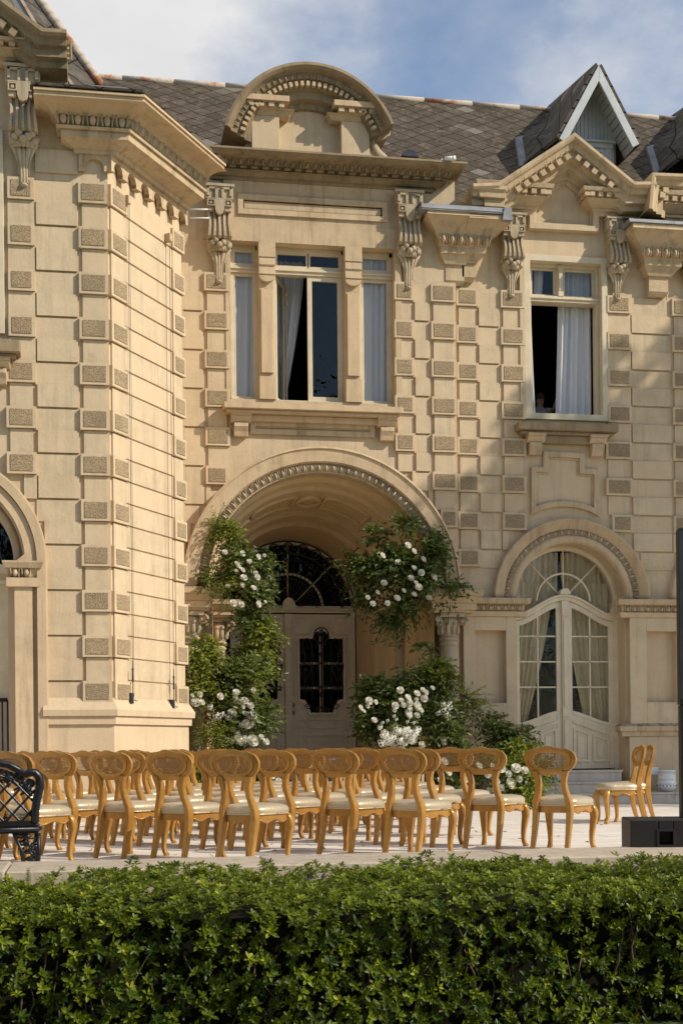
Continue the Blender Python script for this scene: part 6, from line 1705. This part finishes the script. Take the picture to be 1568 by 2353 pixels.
# ------------------------------------------------------------------ hedge
HY0, HY1, HZ = 8.15, 10.08, .022
hx0, hx1 = -3.6, 5.2
hedge = empty('hedge', ((hx0+hx1)/2, (HY0+HY1)/2, -.82)); tag(hedge, 'clipped glossy green hedge along the front of the terrace', 'hedge')
def rosettes(C0, AX, size, nl=9):
    """whorls of leaves around axis AX"""
    n = len(C0); X = unit(np.cross(AX, np.array([.3,.9,.2])+0*AX)); Y = np.cross(AX, X)
    Ps, Ds, Ns = [], [], []; Ls = []; Rn = []
    rn0 = rng.random(n); ph = rng.random(n)*6.28
    for q in range(nl):
        a = ph+q*2.4; tier = q/nl; el = (.15+.9*tier)[..., None] if hasattr(tier, 'shape') else .15+.95*tier
        rad = X*np.cos(a)[:,None]+Y*np.sin(a)[:,None]
        ax = unit(rad*math.cos(el)+AX*math.sin(el)+rng.normal(size=(n,3))*.10)
        Ps.append(C0+AX*(tier*.012)[..., None] if hasattr(tier,'shape') else C0+AX*tier*.014); Ds.append(ax); Ns.append(unit(AX*math.cos(el)-rad*math.sin(el)+.01))
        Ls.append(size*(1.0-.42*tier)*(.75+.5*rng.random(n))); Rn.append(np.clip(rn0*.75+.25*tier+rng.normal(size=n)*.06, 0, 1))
    L = np.concatenate(Ls)
    return np.concatenate(Ps), np.concatenate(Ds), np.concatenate(Ns), L, L*.44, np.concatenate(Rn)
def lump(x, z):  # slow undulation of the clipped faces
    return .05*np.sin(x*2.1+1)+.035*np.sin(x*4.7+z*3)+.03*np.sin(z*6+x*1.3)
parts = []
# front face: several layers in depth
for lay, n in ((0, 740), (1, 1380), (2, 680)):
    x = rng.uniform(hx0, hx1, n); z = rng.uniform(-.80, HZ-.03, n); y = HY0+.03+lump(x, z)+lay*.075+rng.random(n)*.06
    cl = np.sin(x*5.1)*np.sin(z*7+x*2)+.6*np.sin(x*11+z*5)
    keep = (cl > -.55) | (rng.random(n) < .55) if lay < 2 else np.ones(n, bool)
    x, y, z = x[keep], y[keep], z[keep]; n = len(x)
    ax = unit(np.stack([rng.normal(size=n)*.45, -1.0+rng.normal(size=n)*.25, .45+rng.normal(size=n)*.4], 1))
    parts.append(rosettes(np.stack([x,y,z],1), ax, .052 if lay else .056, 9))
# top
for lay, n in ((0, 3400), (1, 2000)):
    x = rng.uniform(hx0, hx1, n); y = rng.uniform(HY0+.02, HY1, n)
    edge = np.clip((HY0+.25-y)/.25, 0, 1)
    z = HZ+.02+.030*np.sin(x*3.1)+.025*np.sin(x*7.7+y*4)+.02*np.sin(y*9)-edge**2*.07-lay*.07+rng.random(n)**3*.05
    ax = unit(np.stack([rng.normal(size=n)*.3, -.25-edge*.6+rng.normal(size=n)*.3, np.ones(n)], 1))
    R_ = list(rosettes(np.stack([x,y,z],1), ax, .048, 9)); R_[5] = np.clip(.38+.6*R_[5], 0, 1); parts.append(R_)  # top leaves coloured lighter to stand in for sunlight, plus yellower young growth
A_ = [np.concatenate([p[i] for p in parts]) for i in range(6)]
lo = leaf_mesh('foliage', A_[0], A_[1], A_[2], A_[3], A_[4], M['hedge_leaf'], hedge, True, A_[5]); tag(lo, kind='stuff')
m = MB(); rr = random.Random(6)
for i in range(80):
    x = rr.uniform(hx0, hx1); z = rr.uniform(-.82, -.45); y = HY0+.20+rr.random()*.06; pts = [(x, -y, z)]
    for q in range(4): x += rr.uniform(-.06,.06); y += rr.uniform(-.05,.03); z += rr.uniform(.06,.13); pts.append((x, -y, z))
    m.tube(pts, [.008,.007,.006,.005,.003], 5, caps=False)
m.build('branches', M['bark'], hedge, recalc=False)
m = MB(); m.box(hx0, hx1, -HY1+.1, -HY0-.27, -.82, HZ-.10); m.build('shade_core', M['core_shade'], hedge)  # solid dark box added so the gaps between leaves read as shade
# shoots standing above the hedge
def shoot(name, label, u, d, zb, h, kind, cat):
    p = ground(u, d, zb); root = empty(name, tuple(p)); tag(root, label, cat)
    m = MB(); n = 9
    lean = {'fern': (-.05, .02), 'sprig': (.0, 0), 'tendril': (.10, .0)}[kind]
    S = [(p.x+lean[0]*(i/n)**2, -(p.y), zb+h*i/n) for i in range(n+1)]
    m.tube(S, .0035, 5, caps=False); m.build('stem', M['bark'], root, recalc=False)
    P, D, N, L, W = [], [], [], [], []
    for i in range(1, n+1):
        for s in (-1, 1):
            c = S[i]; P.append((c[0], -c[1], c[2])); D.append((s, rng.normal()*.2, .35 if kind == 'fern' else .9)); N.append((0, -1, .4) if kind == 'fern' else (rng.normal()*.3, -.7, .7))
            L.append(h*(.42 if kind == 'fern' else .22)*(1.1-.8*abs(i/n-.35))); W.append(L[-1]*(.28 if kind == 'fern' else .4))
    leaf_mesh('leaf_fronds', np.array(P), np.array(D, float), np.array(N, float), np.array(L), np.array(W), M['bright_leaf'], root, True)
shoot('fern', 'bright young fern frond standing above the hedge before the kerb', 893, 9.6, .0, .17, 'fern', 'fern')
shoot('vine_shoot', 'light green vine shoot leaning right above the hedge near the middle', 985, 9.7, .0, .16, 'tendril', 'plant')
shoot('broadleaf_shoot', 'small broad-leaved shoot above the hedge at the left edge', 62, 9.6, .0, .13, 'sprig', 'plant')
shoot('broadleaf_shoot', 'broad-leaved climber rising over the hedge before the bass speaker', 1490, 9.6, .02, .14, 'sprig', 'plant')
shoot('vine_shoot', 'thin vine shoot rising above the hedge right of the fern', 1040, 9.7, .0, .20, 'tendril', 'plant')
# shoots of the hedge that stand proud of the clipped top
P0, A0_ = [], []
for u, n, hh in ((230, 5, .10), (300, 7, .15), (340, 4, .10), (395, 6, .12), (455, 7, .11), (500, 5, .09), (600, 8, .13), (1050, 5, .08), (1090, 7, .12), (1130, 6, .12), (1190, 6, .12), (1230, 5, .09), (1300, 8, .12), (1360, 6, .08), (1480, 8, .14), (1520, 8, .12), (1560, 8, .14), (270, 5, .09), (1430, 6, .09)):
    for q in range(n):
        p = ground(u+rng.normal()*9, 9.55+rng.random()*.25, .02+hh*(.3+.75*rng.random())); P0.append((p.x, p.y, p.z)); A0_.append((rng.normal()*.3, -.2, 1))
R_ = rosettes(np.array(P0), unit(np.array(A0_)), .050, 9); so = leaf_mesh('tall_shoots', *R_[:5], M['hedge_leaf'], hedge, True, R_[5]); tag(so, kind='stuff')

# ------------------------------------------------------------------ child at the open window
def person_at_window():
    p = FR.p(1240, 960, -1.0); X, Y, zs = p[0], YR+1.0, p[1]
    fz = QZ0-.80
    head_z = FR.Z(1241, 918, -1.0)
    root = empty('person', (X, Y, fz)); tag(root, 'small child in a pale shirt reaching out a hand inside the dark open window', 'person')
    V = [(X,Y,head_z-.50),(X,Y,head_z-.36),(X,Y,head_z-.22),(X,Y,head_z-.13),(X,Y-.005,head_z-.03),(X,Y-.005,head_z+.06)]
    R = [.10,.105,.10,.045,.078,.070]
    E = [(0,1),(1,2),(2,3),(3,4),(4,5)]
    def add(par, pt, r): V.append(pt); R.append(r); E.append((par, len(V)-1)); return len(V)-1
    for s in (-1, 1):
        h = add(0, (X+s*.07, Y, head_z-.62), .075); k = add(h, (X+s*.07, Y-.01, head_z-.86), .055); f = add(k, (X+s*.07, Y, fz+.05), .038); add(f, (X+s*.075, Y-.11, fz+.03), .032)
    sh = add(2, (X+.12, Y-.01, head_z-.19), .045); el = add(sh, (X+.19, Y-.12, head_z-.20), .036); wr = add(el, (X+.20, Y-.26, head_z-.08), .026); pm = add(wr, (X+.205, Y-.29, head_z-.03), .026)
    for dx, dz, dy in ((-.022,.052,-.02),(-.008,.062,-.02),(.008,.060,-.02),(.022,.050,-.015)):
        k = add(pm, (X+.205+dx*.7, Y-.29+dy, head_z-.03+dz*.55), .0075); add(k, (X+.205+dx*1.3, Y-.29+dy*1.7, head_z-.03+dz), .006)
    t = add(wr, (X+.235, Y-.29, head_z-.055), .008); add(t, (X+.262, Y-.295, head_z-.03), .0065)
    sl = add(2, (X-.12, Y-.01, head_z-.19), .045); e2 = add(sl, (X-.15, Y-.03, head_z-.38), .035); w2 = add(e2, (X-.10, Y-.16, head_z-.44), .026); add(w2, (X-.08, Y-.21, head_z-.44), .026)
    me = bpy.data.meshes.new('body'); me.from_pydata(V, E, []); o = bpy.data.objects.new('body', me); C.objects.link(o); me.materials.append(M['skin'])
    sk = o.modifiers.new('skin', 'SKIN'); 
    for i, r_ in enumerate(R): me.skin_vertices[0].data[i].radius = (r_, r_*.85)
    me.skin_vertices[0].data[0].use_root = True
    ss = o.modifiers.new('sub', 'SUBSURF'); ss.levels = 2; ss.render_levels = 2
    own(o, root)
    m = MB(); W = lambda x, y, z: (x, -y, z)
    m.ball((X, -Y-.01, head_z+.045), (.088, .095, .085), 12, 8); m.ball((X, -Y-.05, head_z+.0), (.080, .06, .11), 12, 8); m.build('hair', M['hair'], root)
    m = MB()
    for s in (-1, 1): m.ball((X+s*.03, -Y+.068, head_z+.01), .010, 8, 6)
    m.build('eyes', M['iron'], root)
    m = MB(); m.ball((X, -Y+.082, head_z-.015), (.012, .014, .018), 8, 6); m.build('nose', M['skin'], root)
    m = MB(); m.ball((X, -Y+.070, head_z-.05), (.024, .010, .006), 8, 5); m.build('mouth', M['skin'], root)
    m = MB(); rings = []
    for z, rx, ry in ((head_z-.56, .125, .105), (head_z-.40, .125, .105), (head_z-.25, .135, .10), (head_z-.18, .12, .08), (head_z-.135, .06, .055)):
        rings.append([(X+rx*cos(t), -Y+ry*sin(t), z) for t in [2*pi*i/18 for i in range(18)]])
    m.loft(rings, 0, True); m.tube([(X+.11, -Y+.01, head_z-.19), (X+.165, -Y+.08, head_z-.20)], [.055, .05], 10); m.tube([(X-.11, -Y+.01, head_z-.19), (X-.14, -Y+.03, head_z-.30)], [.055, .05], 10); m.build('shirt', M['shirt'], root)
    m = MB()
    for s in (-1, 1): m.tube([(X+s*.06, -Y, head_z-.54), (X+s*.07, -Y+.01, head_z-.86), (X+s*.07, -Y, fz+.10)], [.095, .07, .055], 12)
    m.build('trousers', M['trousers'], root)
person_at_window()

# ------------------------------------------------------------------ garden trees standing outside the picture (they shade the right of the facade)
SUN_AZ, SUN_EL = radians(58), radians(36)
SV = Vector((sin(SUN_AZ)*cos(SUN_EL), -cos(SUN_AZ)*cos(SUN_EL), sin(SUN_EL)))
def tree(label, target, t, rad, n, lean=0):
    c = Vector(target)+SV*t
    root = empty('tree', (c.x, c.y, -.82)); tag(root, label, 'tree')
    m = MB(); m.tube([(c.x, -c.y, -.82), (c.x+.2, -c.y, c.z*.5), (c.x, -c.y, c.z)], [.38, .28, .12], 10)
    for i in range(12):
        d = unit(rng.normal(size=3)); d[2] = abs(d[2])*.6; m.tube([(c.x, -c.y, c.z*.75), (c.x+d[0]*rad[0]*.8, -(c.y+d[1]*rad[1]*.8), c.z+d[2]*rad[2]*.6)], [.12, .03], 6)
    m.build('trunk', M['bark'], root)
    d = unit(rng.normal(size=(n,3))); k = rng.random((n,1))**.33; lump_ = 1+.25*np.sin(d[:,0:1]*5+d[:,2:3]*4)+.15*np.sin(d[:,1:2]*9)
    P = np.array(c)+d*k*np.array(rad)*lump_
    leaf_mesh('crown', P, unit(rng.normal(size=(n,3))), unit(rng.normal(size=(n,3))), np.full(n, .34)*(.6+.8*rng.random(n)), np.full(n, .20), M['tree_leaf'], root, big=False)
tree('broad leafy tree at the right of the garden, outside the picture', (11.0, YR, 3.6), 19, (3.1, 3.1, 3.1), 9000)
tree('second leafy tree nearer the house at the right, outside the picture', (7.7, YR, 3.9), 17, (2.1, 2.1, 2.2), 5500)


# ------------------------------------------------------------------ sky, sun, camera
w = bpy.data.worlds.new('World'); bpy.context.scene.world = w; w.use_nodes = True
nt = w.node_tree; nt.nodes.clear(); g = G(nt)
out = g.n('ShaderNodeOutputWorld'); sky = g.n('ShaderNodeTexSky', sky_type='NISHITA'); sky.sun_disc = False
sky.sun_elevation = SUN_EL; sky.sun_rotation = pi-SUN_AZ
sky.altitude = 200; sky.air_density = 1.0; sky.dust_density = .6; sky.ozone_density = 1.2
b1 = g.n('ShaderNodeBackground'); g.l(sky.outputs[0], b1.inputs[0]); b1.inputs[1].default_value = .17
b2 = g.n('ShaderNodeBackground'); b2.inputs[1].default_value = 1.0
tc = g.n('ShaderNodeTexCoord'); sx = g.n('ShaderNodeSeparateXYZ'); g.l(tc.outputs['Generated'], sx.inputs[0])
mp = g.n('ShaderNodeMapping'); mp.inputs['Scale'].default_value = (1, 1, 1.7); g.l(tc.outputs['Generated'], mp.inputs[0])
n1 = g.noise(mp.outputs[0], 3.2, 9, .58); n2 = g.noise(mp.outputs[0], 7, 8, .6)
grad = g.math('MULTIPLY', g.math('SUBTRACT', .215, sx.outputs[0]), 2.6)
grad = g.math('MAXIMUM', g.math('MINIMUM', grad, .45), .0)
grad = g.math('ADD', grad, g.math('MULTIPLY', g.math('MINIMUM', sx.outputs[1], 0.0), .75))
dens = g.math('ADD', g.math('ADD', g.math('MULTIPLY', n1, 1.1), grad), g.math('MULTIPLY', g.math('SUBTRACT', n2, .5), .30))
fac = g.ramp(dens, [(.38, .0), (.54, .22), (.80, 1.)])
g.l(g.mix(g.ramp(n2, [(.3,0.),(.7,1.)]), (.80,.80,.82), (.93,.925,.915)), b2.inputs[0])
mx = g.n('ShaderNodeMixShader'); g.l(fac, mx.inputs[0]); g.l(b1.outputs[0], mx.inputs[1]); g.l(b2.outputs[0], mx.inputs[2]); g.l(mx.outputs[0], out.inputs[0])
sd = bpy.data.lights.new('sun', 'SUN'); sd.energy = 5.0; sd.angle = radians(.53); sd.color = (1.0, .93, .81)
so = bpy.data.objects.new('sun', sd); C.objects.link(so); so.rotation_euler = SV.to_track_quat('Z', 'Y').to_euler(); so.location = (20, -10, 20)
cd = bpy.data.cameras.new('camera'); cam = bpy.data.objects.new('camera', cd); C.objects.link(cam)
cd.sensor_fit = 'HORIZONTAL'; cd.sensor_width = 24; cd.lens = FPX*24/1568; cd.shift_y = (V0-1176)/1568; cd.clip_end = 2000
r0 = Vector((RT[0]*cos(ROLL), RT[1]*cos(ROLL), -sin(ROLL))); u0 = Vector((RT[0]*sin(ROLL), RT[1]*sin(ROLL), cos(ROLL))); f0 = Vector((FW[0], FW[1], 0))
cam.matrix_world = Matrix(((r0.x,u0.x,-f0.x,0),(r0.y,u0.y,-f0.y,0),(r0.z,u0.z,-f0.z,HC),(0,0,0,1)))
sc = bpy.context.scene; sc.camera = cam
sc.view_settings.view_transform = 'Standard'; sc.view_settings.look = 'None'; sc.view_settings.exposure = -.13; sc.view_settings.gamma = 1
sc.cycles.transparent_max_bounces = 24; sc.cycles.max_bounces = 12; sc.cycles.diffuse_bounces = 8
# dark conifers far behind the photographer: they close the garden and mirror in the panes
def conifer(label, x, y, h, r):
    root = empty('conifer', (x, y, -.82)); tag(root, label, 'tree', 'conifers behind the photographer')
    m = MB(); m.tube([(x, -y, -.82), (x, -y, h)], [.35, .05], 8); m.build('trunk', M['bark'], root)
    n = 3400; t = rng.random(n)**.8; ti = np.floor(t*14)/14; an = np.floor(rng.random(n)*7)*.9+ti*9; rr_ = rng.random(n)**.6*r*(1.05-ti)
    P = np.stack([x+rr_*np.cos(an), y+rr_*np.sin(an), 1.5+ti*(h-1.5)-rr_*.12+rng.normal(size=n)*.12], 1)
    D = np.stack([np.cos(an), np.sin(an), -.4+.3*rng.random(n)], 1)
    leaf_mesh('crown', P, D+rng.normal(size=(n,3))*.3, unit(rng.normal(size=(n,3))), np.full(n, .9), np.full(n, .35), M['tree_leaf'], root, big=False)
for i, (x, y, h, r) in enumerate(((-9, -18, 15, 3.6), (-2, -26, 19, 4.2), (6, -22, 16, 3.8), (13, -30, 20, 4.5), (-17, -28, 18, 4.2), (20, -34, 17, 4.5), (-6, -13, 12, 3.4), (2, -33, 23, 4.8), (10, -15, 13, 3.4), (-13, -40, 24, 5.0), (28, -30, 21, 4.6), (-24, -20, 14, 3.8))):
    conifer(('shorter ' if h < 17 else 'taller ')+'dark conifer behind the photographer, about '+str(h)+' metres high', x, y, h, r)
n = 150; X = rng.uniform(-1.5, 6.5, n); Yl = rng.uniform(11.2, 20.5, n)
fl = leaf_mesh('fallen_leaves', np.stack([X, Yl, np.full(n, .006)], 1), np.stack([rng.normal(size=n), rng.normal(size=n), np.full(n, .05)], 1), np.stack([rng.normal(size=n)*.15, rng.normal(size=n)*.15, np.ones(n)], 1), np.full(n, .055)*(.6+.6*rng.random(n)), np.full(n, .03), M['bark'], None, True)
tag(fl, 'small dry leaves scattered over the pale terrace paving', 'leaves', kind='stuff')
